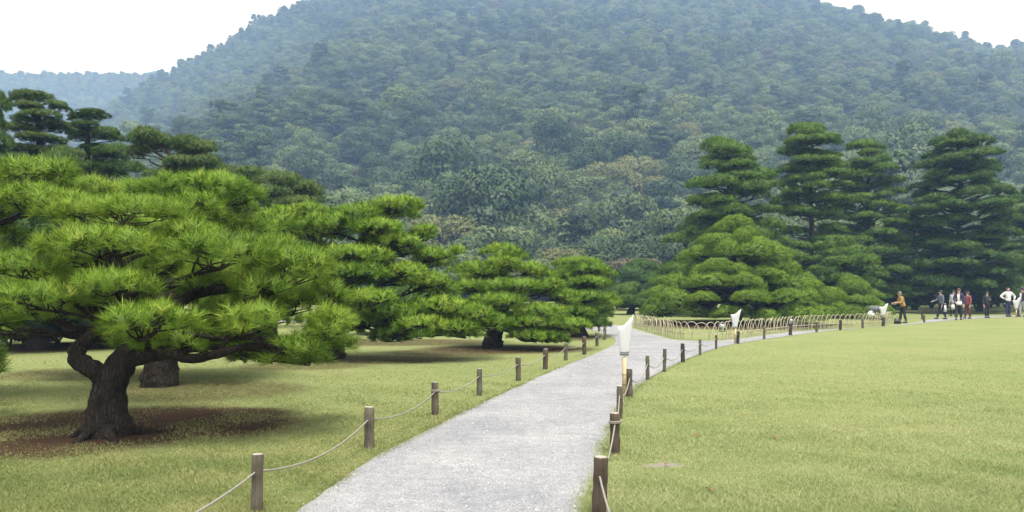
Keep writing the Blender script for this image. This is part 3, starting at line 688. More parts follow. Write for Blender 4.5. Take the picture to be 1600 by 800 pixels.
R1 = ('lib', 12, 0.13, 0.017, 60, 'cushion')
dome('pine_tree', 'big dome-shaped bright green cloud pine inside the bamboo hoop fence', 1150, 338, 40.0, 152, R1, 'fresh', 31, rings=7, psize=0.92, thick=0.46, pw=1.25, z0=0.12)
tiered('pine_tree', 'conical pine towering directly behind the big dome-shaped pine', 1138, 222, 52.0, [(222, 24), (260, 50), (300, 62), (345, 78), (400, 112), (440, 138), (480, 130)], 1.0, FAR1, 'deep2', 32, psize=1.2, thick=0.7)
tiered('pine_tree', 'tall tiered pine with bare reddish stem showing, right of the conical pine', 1268, 195, 55.0, [(195, 28), (215, 42), (245, 56), (300, 60), (360, 64), (420, 78), (450, 80)], 1.15, FAR2, 'deep2', 33, bark='bark2', thick=0.58, gap=(325, 405))
tiered('pine_tree', 'slender tall pine with narrow pointed top, third from the right edge', 1356, 222, 60.0, [(222, 16), (240, 26), (280, 42), (330, 58), (400, 68), (450, 75)], 1.1, FAR2, 'deep2', 34, thick=0.55, psize=0.95)
tiered('pine_tree', 'broad tall dark pine above the group of visitors', 1498, 204, 58.0, [(204, 26), (225, 46), (270, 64), (320, 84), (400, 95), (450, 90)], 1.1, FAR2, 'deep', 35, psize=1.2)
dome('pine_tree', 'low bright cloud pine at the right end of the hoop fence', 1330, 432, 47.0, 54, R1, 'fresh', 36, rings=3, psize=0.8, thick=0.45, z0=0.12)
dome('pine_tree', 'low spreading pine right behind the visitors in white and black', 1530, 424, 63.0, 82, FAR1, 'deep2', 37, rings=3, z0=1.2, psize=1.1, thick=0.7)
tiered('pine_tree', 'dark pine at the right edge of the picture', 1618, 290, 66.0, [(290, 30), (330, 55), (400, 80), (460, 85)], 1.5, FAR2, 'deep', 38, psize=1.3)
tiered('pine_tree', 'dark mid-height pine standing between the two rightmost tall pines', 1428, 345, 68.0, [(345, 30), (390, 60), (450, 70)], 1.5, FAR2, 'deep', 39, psize=1.3)
tiered('pine_tree', 'shorter dark pine below the slender pointed pine', 1318, 372, 50.0, [(372, 26), (400, 56), (450, 66)], 1.1, FAR2, 'deep2', 46)
dome('pine_tree', 'small distant cloud pine above the far end of the left path', 985, 442, 55.0, 38, FAR1, 'deep2', 47, rings=4, z0=0.3, psize=0.75, thick=0.45)
dome('pine_tree', 'dark pine behind the small distant cloud pine', 1003, 408, 66.0, 48, FAR2, 'deep', 48, rings=4, z0=1.0, psize=1.2, thick=0.8)

# ------------------------------------------------------------------ broadleaf trees: hillside wood
WOODS = {
    'grey_green': [(0.0, (0.036, 0.066, 0.019)), (0.5, (0.08, 0.126, 0.038)), (1.0, (0.15, 0.20, 0.072))],
    'pale': [(0.0, (0.055, 0.088, 0.029)), (0.5, (0.108, 0.155, 0.051)), (1.0, (0.18, 0.225, 0.088))],
    'dark': [(0.0, (0.018, 0.04, 0.016)), (0.5, (0.04, 0.078, 0.028)), (1.0, (0.075, 0.118, 0.044))],
    'rust': [(0.0, (0.05, 0.048, 0.024)), (0.5, (0.095, 0.086, 0.046)), (1.0, (0.15, 0.13, 0.07))],
    'olive': [(0.0, (0.06, 0.074, 0.02)), (0.5, (0.125, 0.142, 0.04)), (1.0, (0.19, 0.195, 0.068))]}
for k_, st in WOODS.items():
    M['wood_' + k_] = leaf_mat('leaves_' + k_, st, trans=0.2, patch=0.12, patch_scale=0.5, inst=0.2)
def crown_mesh(name, r, nl, rx, rz, z0, leaf, per, m, pineish=False):
    """leaf-clump crown: lobes of small quads spread through the volume"""
    PP, NN = [], []
    for q in range(nl):
        th = r.random() * 6.283; u = r.random() ** 0.55
        if pineish:
            z = z0 + rz * 2 * r.random(); lim = rx * (1.05 - 0.6 * (z - z0) / (2 * rz)); c = np.array([u * lim * math.cos(th), u * lim * math.sin(th), z])
            rad = np.array([rx * 0.34, rx * 0.34, rz * 0.13]) * r.uniform(0.8, 1.3)
        else:
            zz_ = r.random() * 1.65 - 0.75; lim = math.sqrt(max(0.03, 1 - max(zz_, 0) ** 2))
            c = np.array([u * rx * 0.72 * lim * math.cos(th), u * rx * 0.72 * lim * math.sin(th), z0 + rz + zz_ * rz * 0.8])
            rad = np.array([rx, rx, rz * 0.75]) * r.uniform(0.26, 0.44)
        nn = unit(r.standard_normal((per, 3))); nn[:, 2] = np.where(nn[:, 2] < -0.5, -nn[:, 2], nn[:, 2])
        PP.append(c + nn * rad * (0.75 + 0.35 * r.random((per, 1)))); NN.append(nn)
    P = np.vstack(PP); Nn = unit(np.vstack(NN) + 0.55 * r.standard_normal((len(P), 3)) + UP * 0.25)
    a = unit(np.cross(Nn, r.standard_normal((len(P), 3)))); b_ = np.cross(Nn, a)
    s = leaf * (0.6 + 0.8 * r.random((len(P), 1)))
    V = np.stack([P - a * s, P - b_ * s * 0.55, P + a * s, P + b_ * s * 0.55], 1).reshape(-1, 3)
    tn = np.repeat(np.clip(0.5 + 0.2 * r.standard_normal(len(P)), 0, 1), 4)
    Ls = np.vstack(NN); fl = np.sign((Nn * Ls).sum(1)); fl[fl == 0] = 1
    V4 = V.reshape(-1, 4, 3); V4[fl < 0] = V4[fl < 0][:, ::-1]
    return np_mesh(name, V4.reshape(-1, 3), np.arange(len(V)).reshape(-1, 4), m, attr=tn, nrm=np.repeat(unit(Ls * 0.7 + unit(P - np.array([0, 0, z0 + rz * 0.4])) * 0.45 + Nn * fl[:, None] * 0.22), 4, 0))
def wood_trunk(name, h, r0, m):
    mb = MB(); mb.tube(smooth_path([(0, 0, -1.0), (0.1, 0, h * 0.4), (0, 0.12, h * 0.75), (0.05, 0, h)], 7), np.linspace(r0, r0 * 0.3, 7), 6)
    for e in range(4):
        th = e * 1.6; mb.tube(smooth_path([(0.08, 0, h * 0.45), (0.9 * math.cos(th), 0.9 * math.sin(th), h * 0.65), (1.7 * math.cos(th), 1.7 * math.sin(th), h * 0.85)], 5), np.linspace(r0 * 0.5, r0 * 0.15, 5), 5)
    return mb.mesh(name, m)
rk = np.random.default_rng(5)
KINDS = []   # (key, crown mesh, trunk mesh)
for key, variants in (('grey_green', 3), ('pale', 2), ('dark', 3), ('rust', 2), ('olive', 1)):
    for v_ in range(variants):
        KINDS.append((key, crown_mesh('crown', rk, 36, 4.0, 3.2 + 0.5 * v_, 0.9, 0.155, 400, M['wood_' + key]), wood_trunk('trunk', 6.5, 0.2, M['bark'])))
for v_ in range(2):
    KINDS.append(('pine', crown_mesh('crown', rk, 26, 3.0, 3.6, 3.0, 0.17, 300, M['wood_dark'], True), wood_trunk('trunk', 10.0, 0.17, M['bark'])))
WEIGHT = {'grey_green': 0.36, 'pale': 0.14, 'dark': 0.24, 'rust': 0.014, 'olive': 0.035, 'pine': 0.14}
keys = [k[0] for k in KINDS]
wt = np.array([WEIGHT[k] / keys.count(k) for k in keys]); wt /= wt.sum()

def scatter(x0, x1, y0, y1, sp, seed):
    r = np.random.default_rng(seed)
    X, Y = np.meshgrid(np.arange(x0, x1, sp), np.arange(y0, y1, sp), indexing='ij')
    return X.ravel() + r.uniform(-0.45, 0.45, X.size) * sp, Y.ravel() + r.uniform(-0.45, 0.45, X.size) * sp, r
x, y, r = scatter(-640, 720, 122, YR + 20, 6.1, 77)
z = hill_z(x, y)
ok = (np.abs(x) < y * 0.70 + 22) & ((z > 0.4) | (y < 190)) & (z < y * 0.42)
x, y, z = x[ok], y[ok], z[ok]
pn = vnoise(x, y, 34, 91)
kind = np.empty(len(x), int)
cw = np.cumsum(wt)
for q in range(len(x)):
    ww = wt.copy()
    for e, kk in enumerate(keys):
        if kk in ('pale',): ww[e] *= 0.4 + 1.6 * (pn[q] > 0.5) + 0.7 * (y[q] < 240)
        if kk in ('dark', 'pine'): ww[e] *= (0.5 + 1.2 * (pn[q] < -0.2)) * (0.75 if y[q] < 240 else 1.0) + (1.6 if y[q] > YR - 40 and kk == 'pine' else 0)
    kind[q] = r.choice(len(keys), p=ww / ww.sum())
scl = (0.60 + 0.55 * r.random(len(x)) ** 1.5 + 0.4 * (r.random(len(x)) < 0.12)) * (1.12 + 0.12 * np.clip((y - 150) / 400, 0, 1)) * np.where(y < 280, 1.5 - 0.22 * (y > 200), 1.0); scl[y > YR - 30] *= 0.62 + 0.4 * r.random((y > YR - 30).sum())
# the ones that show largest are single trees
order = np.argsort(y)
vis = [q for q in order if abs(x[q]) < y[q] * 0.645 and y[q] < 300]
singles = vis[:230]
SH = {'grey_green': ('grey-green round broadleaf tree on the lower slope of the wooded hill', 'grey-green hillside trees'),
      'pale': ('pale grey-green billowing broadleaf tree on the lower slope of the wooded hill', 'pale hillside trees'),
      'dark': ('dark green dense broadleaf tree on the lower slope of the wooded hill', 'dark hillside trees'),
      'rust': ('brownish autumn-tinged tree on the lower slope of the wooded hill', 'brownish hillside trees'),
      'olive': ('yellowish olive broadleaf tree on the lower slope of the wooded hill', 'olive hillside trees'),
      'pine': ('tall dark wild pine on the lower slope of the wooded hill', 'wild pines on the hillside')}
def wood_tree(k, loc, s, rz, label, group=None, sz=None):
    key, cm, tm = KINDS[k]
    o = empty('wild_pine' if key == 'pine' else 'broadleaf_tree', loc, rz)
    o.scale = (s, s, sz or s)
    tag(o, label, 'tree', group)
    link('trunk', tm, o); link('crown', cm, o)
for q in singles:
    lab, grp = SH[keys[kind[q]]]
    wood_tree(int(kind[q]), (x[q], y[q], z[q]), float(scl[q]), float(r.random() * 6.28), lab, grp)

src = bpy.data.collections.new('wood_tree_kinds')       # sources for the wood that reads as one mass
for k, (key, cm, tm) in enumerate(KINDS):
    def arr(me_, coll, what, k_, dt):
        o_ = np.empty(len(coll) * k_, dt); coll.foreach_get(what, o_); return o_
    v1 = arr(cm, cm.vertices, 'co', 3, np.float32).reshape(-1, 3); v2 = arr(tm, tm.vertices, 'co', 3, np.float32).reshape(-1, 3)
    f1 = arr(cm, cm.loops, 'vertex_index', 1, np.int32).reshape(-1, 4); f2 = arr(tm, tm.loops, 'vertex_index', 1, np.int32).reshape(-1, 4)
    n1_ = np.empty(len(v1) * 3, np.float32); cm.attributes['custom_normal'].data.foreach_get('vector', n1_)
    t1_ = np.empty(len(v1), np.float32); cm.attributes['tint'].data.foreach_get('value', t1_)
    n2_ = unit(v2 * np.array([1, 1, 0.0]) + 1e-4)
    whole = np_mesh('whole_tree', np.vstack([v1, v2]), np.vstack([f1, f2 + len(v1)]), [cm.materials[0], tm.materials[0]], attr=np.r_[t1_, np.zeros(len(v2))], mi=np.r_[np.zeros(len(f1)), np.ones(len(f2))], nrm=np.vstack([n1_.reshape(-1, 3), n2_]))
    src.objects.link(bpy.data.objects.new('kind_%02d' % k, whole))
def wood_stuff(name, x, y, z, kind, scl, label, seed):
    r = np.random.default_rng(seed)
    me = bpy.data.meshes.new(name); me.vertices.add(len(x)); me.vertices.foreach_set('co', np.stack([x, y, z], -1).astype(np.float32).ravel())
    a = me.attributes.new('which', 'INT', 'POINT'); a.data.foreach_set('value', kind.astype(np.int32))
    a = me.attributes.new('size', 'FLOAT_VECTOR', 'POINT'); a.data.foreach_set('vector', np.stack([scl, scl, scl * r.uniform(0.75, 1.25, len(x))], -1).astype(np.float32).ravel())
    a = me.attributes.new('turn', 'FLOAT_VECTOR', 'POINT'); a.data.foreach_set('vector', np.stack([0 * x, 0 * x, r.random(len(x)) * 6.28], -1).astype(np.float32).ravel())
    o = link(name, me)
    g = bpy.data.node_groups.new(name, 'GeometryNodeTree')
    g.interface.new_socket('Geometry', in_out='INPUT', socket_type='NodeSocketGeometry'); g.interface.new_socket('Geometry', in_out='OUTPUT', socket_type='NodeSocketGeometry')
    gi = g.nodes.new('NodeGroupInput'); go = g.nodes.new('NodeGroupOutput')
    ci = g.nodes.new('GeometryNodeCollectionInfo'); ci.inputs['Collection'].default_value = src; ci.inputs['Separate Children'].default_value = True; ci.inputs['Reset Children'].default_value = True
    ip = g.nodes.new('GeometryNodeInstanceOnPoints'); ip.inputs['Pick Instance'].default_value = True
    def na(nm, ty):
        q = g.nodes.new('GeometryNodeInputNamedAttribute'); q.data_type = ty; q.inputs['Name'].default_value = nm; return q.outputs['Attribute']
    e2r = g.nodes.new('FunctionNodeEulerToRotation')
    g.links.new(gi.outputs[0], ip.inputs['Points']); g.links.new(ci.outputs[0], ip.inputs['Instance'])
    g.links.new(na('which', 'INT'), ip.inputs['Instance Index']); g.links.new(na('size', 'FLOAT_VECTOR'), ip.inputs['Scale'])
    g.links.new(na('turn', 'FLOAT_VECTOR'), e2r.inputs[0]); g.links.new(e2r.outputs[0], ip.inputs['Rotation'])
    g.links.new(ip.outputs[0], go.inputs[0])
    o.modifiers.new('wood', 'NODES').node_group = g
    tag(o, label, 'forest', kind='stuff')
rest = np.ones(len(x), bool); rest[singles] = False
wood_stuff('hillside_forest', x[rest], y[rest], z[rest], kind[rest], scl[rest], 'dense mixed forest covering the upper slopes of the hazy hill', 8)
xf, yf, rf = scatter(-800, -200, 800, 952, 7.0, 78)
xe, ye, re_ = scatter(-800, -200, 930, 958, 4.6, 79); xf = np.r_[xf, xe]; yf = np.r_[yf, ye]; zf = far_z(xf, yf) - 1.6; kf = np.where(rf.random(len(xf)) < 0.05, rf.integers(len(keys) - 2, len(keys), len(xf)), rf.integers(0, len(keys) - 2, len(xf)))
wood_stuff('far_ridge_forest', xf, yf, zf, kf, rf.uniform(0.75, 1.2, len(xf)), 'faint blue forest along the distant ridge at upper left', 9)

# trees between the garden and the hill foot
ki = lambda key, v_=0: keys.index(key) + v_
MIDW = [(705, 378, 92, 'pale', 1.15, 'pale tree showing above the pines just right of the broad left pine'), (760, 372, 104, 'grey_green', 1.1, 'grey-green tree behind the top of the dome-shaped left pine'),
        (830, 388, 98, 'pale', 1.0, 'pale tree between the two left pines nearest the path bend'), (880, 372, 104, 'olive', 1.15, 'yellowish tree at the hill foot above the dense pine by the path bend'),
        (935, 352, 108, 'dark', 1.4, 'large dark grey-green tree at the hill foot, above the path bend'), (985, 385, 96, 'rust', 1.1, 'brownish thin tree left of the conical pine'),
        (1030, 350, 104, 'dark', 1.3, 'dark tree at the hill foot just left of the conical pine'), (1060, 300, 118, 'grey_green', 1.5, 'tall grey-green tree peeking left of the conical pine top'),
        (1215, 330, 98, 'dark', 1.4, 'dark tree in the gap between conical pine and tiered pine'), (1310, 320, 98, 'grey_green', 1.4, 'grey-green tree in the gap right of the tiered pine'),
        (1400, 310, 96, 'grey_green', 1.4, 'grey-green tree in the gap right of the slender pine'), (1445, 350, 90, 'dark', 1.3, 'dark tree left of the broad tall pine'),
        (1580, 300, 94, 'grey_green', 1.3, 'grey-green tree right of the broad tall pine'), (1610, 340, 88, 'dark', 1.3, 'dark tree at the right edge below the hill'),
        (1360, 400, 84, 'dark', 1.0, 'dark tree low behind the slender pine'), (1290, 400, 82, 'dark', 0.95, 'dark tree low behind the bare stem of the tiered pine'), (1480, 405, 80, 'dark', 0.9, 'dark tree low behind the broad tall pine'), (1560, 410, 82, 'dark', 0.9, 'dark tree low behind the spreading pine'),
        (640, 360, 96, 'grey_green', 1.2, 'grey-green tree behind the top of the broad left pine'), (560, 350, 100, 'pale', 1.25, 'pale tree at the hill foot behind the left grove'), (470, 345, 100, 'grey_green', 1.2, 'grey-green tree at the hill foot left of the pale one')]
for px, top, dd, key, s, lab in MIDW:
    H = EYE + (HZ - top) * dd / F
    k_ = ki(key); zt = 1.8 + 2 * 3.3
    s2 = H / zt
    wood_tree(k_, ((px - 800) * dd / F, dd, 0), s * 1.0, rp.random() * 6.28, lab, None, s2)

# low dark hedge shrubs that close the lawn at the back
M['hedge'] = leaf_mat('hedge_leaves', [(0.0, (0.012, 0.03, 0.01)), (0.5, (0.03, 0.06, 0.018)), (1.0, (0.06, 0.1, 0.03))], trans=0.2, patch=0.15)
hedge = [crown_mesh('foliage', np.random.default_rng(60 + q), 16, 1.5, 0.95, 0.05, 0.14, 130, M['hedge']) for q in range(3)]
hx = []
for q, px in enumerate(np.linspace(1270, 1640, 17)):
    hx.append((px, 76 + 3 * math.sin(q * 2.1), 1.0 + 0.3 * (q % 3), 'right'))
for q, px in enumerate(np.linspace(-60, 240, 9)):
    hx.append((px, 23.5 + 1.2 * math.sin(q * 1.7), 0.62, 'left'))
for q, px in enumerate(np.linspace(900, 1040, 6)):
    hx.append((px, 72 + 2 * math.sin(q * 1.3), 1.2, 'middle'))
HL = {'right': 'dark evergreen shrub in the hedge at the back of the lawn behind the visitors', 'left': 'dark evergreen shrub behind the left grove of pines', 'middle': 'dark evergreen shrub beyond the far end of the left path'}
for q, (px, dd, s, side) in enumerate(hx):
    o = empty('hedge_shrub', ((px - 800) * dd / F, dd, 0), q * 1.3); o.scale = (s * 1.2, s * 1.2, s)
    tag(o, HL[side], 'shrub', {'right': 'hedge shrubs behind the visitors', 'left': 'shrubs behind the left grove', 'middle': 'shrubs beyond the path end'}[side])
    link('foliage', hedge[q % 3], o)
    mb = MB()
    for e in range(3): mb.tube([(0, 0, -0.05), (0.2 * math.cos(e * 2.1), 0.2 * math.sin(e * 2.1), 0.5), (0.5 * math.cos(e * 2.1), 0.5 * math.sin(e * 2.1), 1.0)], [0.05, 0.04, 0.02], 5)
    link('stem', mb.mesh('stem', M['bark']), o)

# ------------------------------------------------------------------ posts and ropes
def post(p, h, rad, m, label, seed, group):
    r = np.random.default_rng(seed)
    o = empty('rope_post', (p[0], p[1], 0), r.random() * 6.28)
    o.rotation_euler[0] = r.uniform(-0.03, 0.03); o.rotation_euler[1] = r.uniform(-0.03, 0.03)
    mb = MB(); zs = np.r_[-0.06, np.linspace(0, h - 0.012, 7), h]
    rr_ = rad * (1 + 0.05 * r.standard_normal(9)); rr_[-1] = rad * 0.9
    mb.tube(np.c_[np.zeros(9), np.zeros(9), zs], rr_, 14, cap=False, wob=0.025)
    link('shaft', mb.mesh('shaft', M[m]), o)
    mb = MB(); mb.tube([(0, 0, h - 0.004), (0, 0, h + 0.002)], [rad * 0.91, rad * 0.88], 14, wob=0.02)
    link('cut_top', mb.mesh('cut_top', M['cut'] if m != 'post_dark' else M['post_grey'], False), o)
    tag(o, label, 'post', group); return o
ORD = ['nearest', 'second', 'third', 'fourth', 'fifth', 'sixth', 'seventh', 'eighth', 'ninth', 'tenth', 'eleventh', 'twelfth', 'thirteenth', 'fourteenth', 'fifteenth', 'sixteenth', 'seventeenth', 'eighteenth', 'nineteenth', 'twentieth']
LP = [(401, 801, .42, .042), (577, 700, .42, .05), (680, 648, .42, .045), (749, 618, .41, .042), (810, 595, .42, .048), (852, 577, .42, .05), (884, 563, .4, .045), (913, 554, .45, .05), (933, 541, .4, .05), (945, 531, .42, .05), (936, 518, .4, .05), (925, 511, .4, .05)]
LPW = [G(q[0], q[1]) for q in LP]
mats_ = ['post_grey', 'post_grey', 'post_grey', 'post_grey', 'post_grey', 'post_brown', 'post_grey', 'post_brown', 'post_grey', 'post_grey', 'post_grey', 'post_grey']
for q, (p, e) in enumerate(zip(LPW, LP)):
    post(p, e[2], e[3], mats_[q], 'round weathered wooden post left of the path, %s from the camera' % ORD[q], 200 + q, 'rope posts on the left of the path')
RP = [(936, 806, .42, .052, 'post_brown'), (961, 709, .40, .05, 'post_brown'), (968, 654, .41, .038, 'post_grey'), (984, 621, .43, .045, 'post_grey'), (1012, 594, .44, .034, 'post_grey'), (1038, 581, .46, .036, 'post_grey'), (1067, 566, .42, .048, 'post_dark'),
      (1094, 555, .4, .034, 'post_grey'), (1119, 545, .38, .032, 'post_brown'), (1153, 537, .38, .045, 'post_dark'), (1194, 530, .4, .04, 'post_grey'), (1235, 524, .42, .06, 'post_dark'), (1276, 519, .4, .05, 'post_grey'), (1313, 516, .42, .055, 'post_dark'), (1348, 513, .4, .05, 'post_grey'), (1380, 510, .42, .07, 'post_dark'), (1444, 504, .40, .055, 'post_grey')]
RPW = [G(q[0], q[1]) for q in RP]
for q, (p, e) in enumerate(zip(RPW, RP)):
    post(p, e[2], e[3], e[4], 'wooden rope post along the right lawn edge, %s from the camera' % ORD[q], 240 + q, 'rope posts on the right of the path')
post(G(1441, 499), .45, .06, 'post_dark', 'dark post on the far side of the path, between tan-jacket and grey-jacket visitors', 280, None)
post(G(1591, 495), .45, .06, 'post_dark', 'dark post beside the tan stake at the far right', 281, None)
def rope(name, pts, hts, label, sag, seed):
    r = np.random.default_rng(seed); P = []
    for q in range(len(pts) - 1):
        a = np.array([*pts[q][:2], hts[q]]); b_ = np.array([*pts[q + 1][:2], hts[q + 1]])
        u = np.linspace(0, 1, 13)[:-1]; s = sag * r.uniform(0.6, 1.4)
        L = a + (b_ - a) * u[:, None]; L[:, 2] -= 4 * s * u * (1 - u); P.append(L)
    P.append(np.array([[*pts[-1][:2], hts[-1]]]))
    mb = MB(); mb.tube(np.vstack(P), 0.0078, 7)
    o = link(name, mb.mesh(name, M['rope'])); tag(o, label, 'rope'); return o
lroot = [np.array([-2.35, 3.7, 0])] + LPW
post(lroot[0], .42, .045, 'post_grey', 'wooden post holding the rope end at lower left, just out of view', 290, None)
rope('barrier_rope', lroot, [.3] * len(lroot), 'grey rope sagging between the posts left of the path', 0.10, 5)
rroot = [np.array([0.62, 3.6, 0])] + RPW
post(rroot[0], .42, .05, 'post_brown', 'wooden post holding the rope end at bottom right of the path, just out of view', 291, None)
rope('barrier_rope', rroot, [.3] * len(rroot), 'grey rope sagging between the posts along the right lawn', 0.13, 6)
# rope wound round two of the right posts
for p, rad, lab in ((RPW[1], .056, 'loop of rope wound round the second post of the right lawn'), (LPW[2], .05, 'loop of rope wound round the third post left of the path')):
    th = np.linspace(0, 12.4, 40); mb = MB(); mb.tube(np.c_[p[0] + rad * np.cos(th), p[1] + rad * np.sin(th), 0.3 + 0.012 * th / 6.2], 0.0085, 6)
    tag(link('rope_loop', mb.mesh('rope_loop', M['rope'])), lab, 'rope')

# ------------------------------------------------------------------ paper lantern cones on stakes
m, t, b = mat('white_sheet')
b.inputs['Base Color'].default_value = (0.8, 0.81, 0.83, 1); b.inputs['Roughness'].default_value = 0.55
tr = t.nodes.new('ShaderNodeBsdfTranslucent'); tr.inputs['Color'].default_value = (0.8, 0.81, 0.84, 1)
f = noise(t, objco(t, (1, 1, 0.2)), 14, 3); bump(t, b, f, 0.3, 0.02)
ms = t.nodes.new('ShaderNodeMixShader'); ms.inputs['Fac'].default_value = 0.4
t.links.new(b.outputs[0], ms.inputs[1]); t.links.new(tr.outputs[0], ms.inputs[2]); t.links.new(ms.outputs[0], t.nodes['Material Output'].inputs['Surface'])
M['sheet'] = m
def cone_sign(name, base, side, stake_h, z0, z1, wt_, wb, slant, label, label_stake, rz=0.0, sy=0):
    """white sheet rolled into a slanted funnel round the top of a stake"""
    o = empty('marker_stake', (base[0], base[1], 0), 0)
    tag(o, label_stake, 'stake')
    mb = MB(); mb.box((0, 0, stake_h / 2 - 0.02), (0.024, 0.024, stake_h / 2 + 0.02), rz=0.3)
    link('shaft', mb.mesh('shaft', M['stake'], False), o)
    for zz_ in (stake_h * 0.3, stake_h * 0.55):
        th = np.linspace(0, 6.6, 20); mb = MB(); mb.tube(np.c_[0.05 * side + (0.035 + abs(0.05 * side)) * np.cos(th), 0.055 * np.sin(th), zz_ + 0.004 * th], 0.005, 5)
        link('wire_tie', mb.mesh('wire_tie', M['wire']), o)
    c = empty('lantern_cone', (base[0], base[1], z0), rz); tag(c, label, 'lantern')
    nu, nv = 26, 8; V = []
    for a_ in range(nv):
        f_ = a_ / (nv - 1)
        for u in np.linspace(-2.75, 2.75, nu):
            sx_ = math.copysign(abs(math.sin(u)) ** 0.75, math.sin(u)); hh = (z1 - z0) * (0.70 + 0.30 * ((sx_ + 1) / 2) ** 1.7)
            rr_ = wb + (wt_ - wb) * f_
            V.append((rr_ * sx_ + 0.03 * f_ * side, -rr_ * math.cos(u) * 0.38, hh * f_ + 0.006 * math.sin(u * 5) * f_)); V[-1] = (V[-1][0], V[-1][1] + 0.012 * f_ * math.sin(u * 3 + 2) * (1 + math.sin(u * 7)), V[-1][2])
    V = np.array(V); i, j = np.meshgrid(np.arange(nv - 1), np.arange(nu - 1), indexing='ij')
    Q = np.stack([i * nu + j, i * nu + j + 1, (i + 1) * nu + j + 1, (i + 1) * nu + j], -1).reshape(-1, 4)
    ob = link('paper_sheet', np_mesh('paper_sheet', V, Q, M['sheet'], smooth=True), c)
    sm = ob.modifiers.new('thick', 'SOLIDIFY'); sm.thickness = 0.003
    for zt_ in (0.02, 0.05):
        th = np.linspace(0, 6.3, 18); mb = MB(); mb.tube(np.c_[(wb + 0.008) * np.cos(th), (wb * 0.38 + 0.01) * np.sin(th), zt_ + 0.004 * np.sin(th * 2)], 0.004, 5, cap=False); link('string_tie', mb.mesh('string_tie', M['wire']), c)
    mb = MB(); mb.tube([(0.0, 0, -0.12), (0.0, 0.0, (z1 - z0) * 0.5)], 0.012, 6); link('holder_rod', mb.mesh('holder_rod', M['bamboo']), c)
p = RPW[3]
b0 = np.array([p[0] - 0.085, p[1] - 0.02, 0])
cone_sign('lantern_cone', b0, 0.6, 0.60, 0.63, 1.25, 0.122, 0.062, 1.6, 'large white paper funnel on the tan stake in the middle of the picture', 'tan wooden stake wired to the fourth post of the right lawn')
p = RPW[9]
cone_sign('lantern_cone', np.array([p[0] - 0.08, p[1], 0]), 0.6, 0.46, 0.46, 1.06, 0.16, 0.05, 1.5, 'white paper funnel standing in front of the bamboo hoop fence', 'tan stake beside the dark tenth post of the right lawn')
p = RPW[15]
cone_sign('lantern_cone', np.array([p[0] + 0.05, p[1] + 0.1, 0]), 0.6, 0.46, 0.46, 1.05, 0.2, 0.07, 1.5, 'white paper funnel at the right end of the hoop fence, left of the tan-jacket visitor', 'tan stake at the right end of the hoop fence')
p = G(1588, 496)
cone_sign('lantern_cone', p, 0.6, 0.5, 0.5, 1.25, 0.24, 0.08, 1.5, 'white paper funnel beside the man in the white shirt', 'tan stake at the feet of the man in the white shirt')

# ------------------------------------------------------------------ bamboo hoop fence
FL = smooth_path([(5.42, 35.6, 0), (5.46, 32, 0), (5.5, 28.4, 0), (5.58, 26.9, 0), (5.9, 26.25, 0), (6.6, 26.15, 0), (7.9, 27.7, 0), (9.7, 30.1, 0), (11.5, 32.4, 0), (13.6, 34.3, 0), (15.7, 35.9, 0), (17.6, 38.0, 0), (19.2, 40.4, 0)], 900)
cl = np.r_[0, np.cumsum(np.linalg.norm(np.diff(FL, axis=0), axis=1))]
fence = empty('bamboo_hoop_fence', FL[300]); tag(fence, 'low fence of overlapping bent bamboo hoops round the big dome pine', 'fence')
HOOP_W, HOOP_H, SP = 0.62, 0.62, 0.35
th = np.linspace(0, math.pi, 17)
hoops = []
for q in range(3):
    mb = MB(); mb.tube(np.c_[-np.cos(th) * HOOP_W / 2 * (1 + 0.02 * q), 0.01 * np.sin(3 * th + q), np.sin(th) ** 0.8 * (HOOP_H + 0.012 * q - 0.012) - 0.03], 0.012, 6)
    hoops.append(mb.mesh('hoop', M['bamboo']))
s = SP; q = 0
fo = np.array(FL[300])
while s < cl[-1] - 0.3:
    k = np.searchsorted(cl, s); dvec = FL[min(k + 12, 899)] - FL[max(k - 12, 0)]
    o = link('hoop', hoops[q % 3], fence, FL[k] - fo + np.array([0, 0, 0]), (rng.normal(0, 0.04), rng.normal(0, 0.02), math.atan2(dvec[1], dvec[0]) + rng.normal(0, 0.06)))
    s += SP * rng.uniform(0.88, 1.12); q += 1
for zz_, off in ((0.2, 0.02),):
    k0 = 0
    while k0 < 890:
        k1 = min(899, int(np.searchsorted(cl, cl[k0] + 2.2)))
        seg = FL[k0:k1 + 1:6] - fo; seg = seg + np.array([0, -0.022, zz_])
        if len(seg) > 2:
            mb = MB(); mb.tube(seg, 0.014, 6); link('rail', mb.mesh('rail', M['bamboo']), fence)
        k0 = k1
pk = [int(v_) for v_ in np.linspace(8, 892, 16)]
for k in pk:
    mb = MB(); mb.tube([(0, 0, -0.05), (0, 0, 0.30)], 0.018, 8); link('peg', mb.mesh('peg', M['bamboo']), fence, FL[k] - fo + np.array([0, 0.035, 0]))

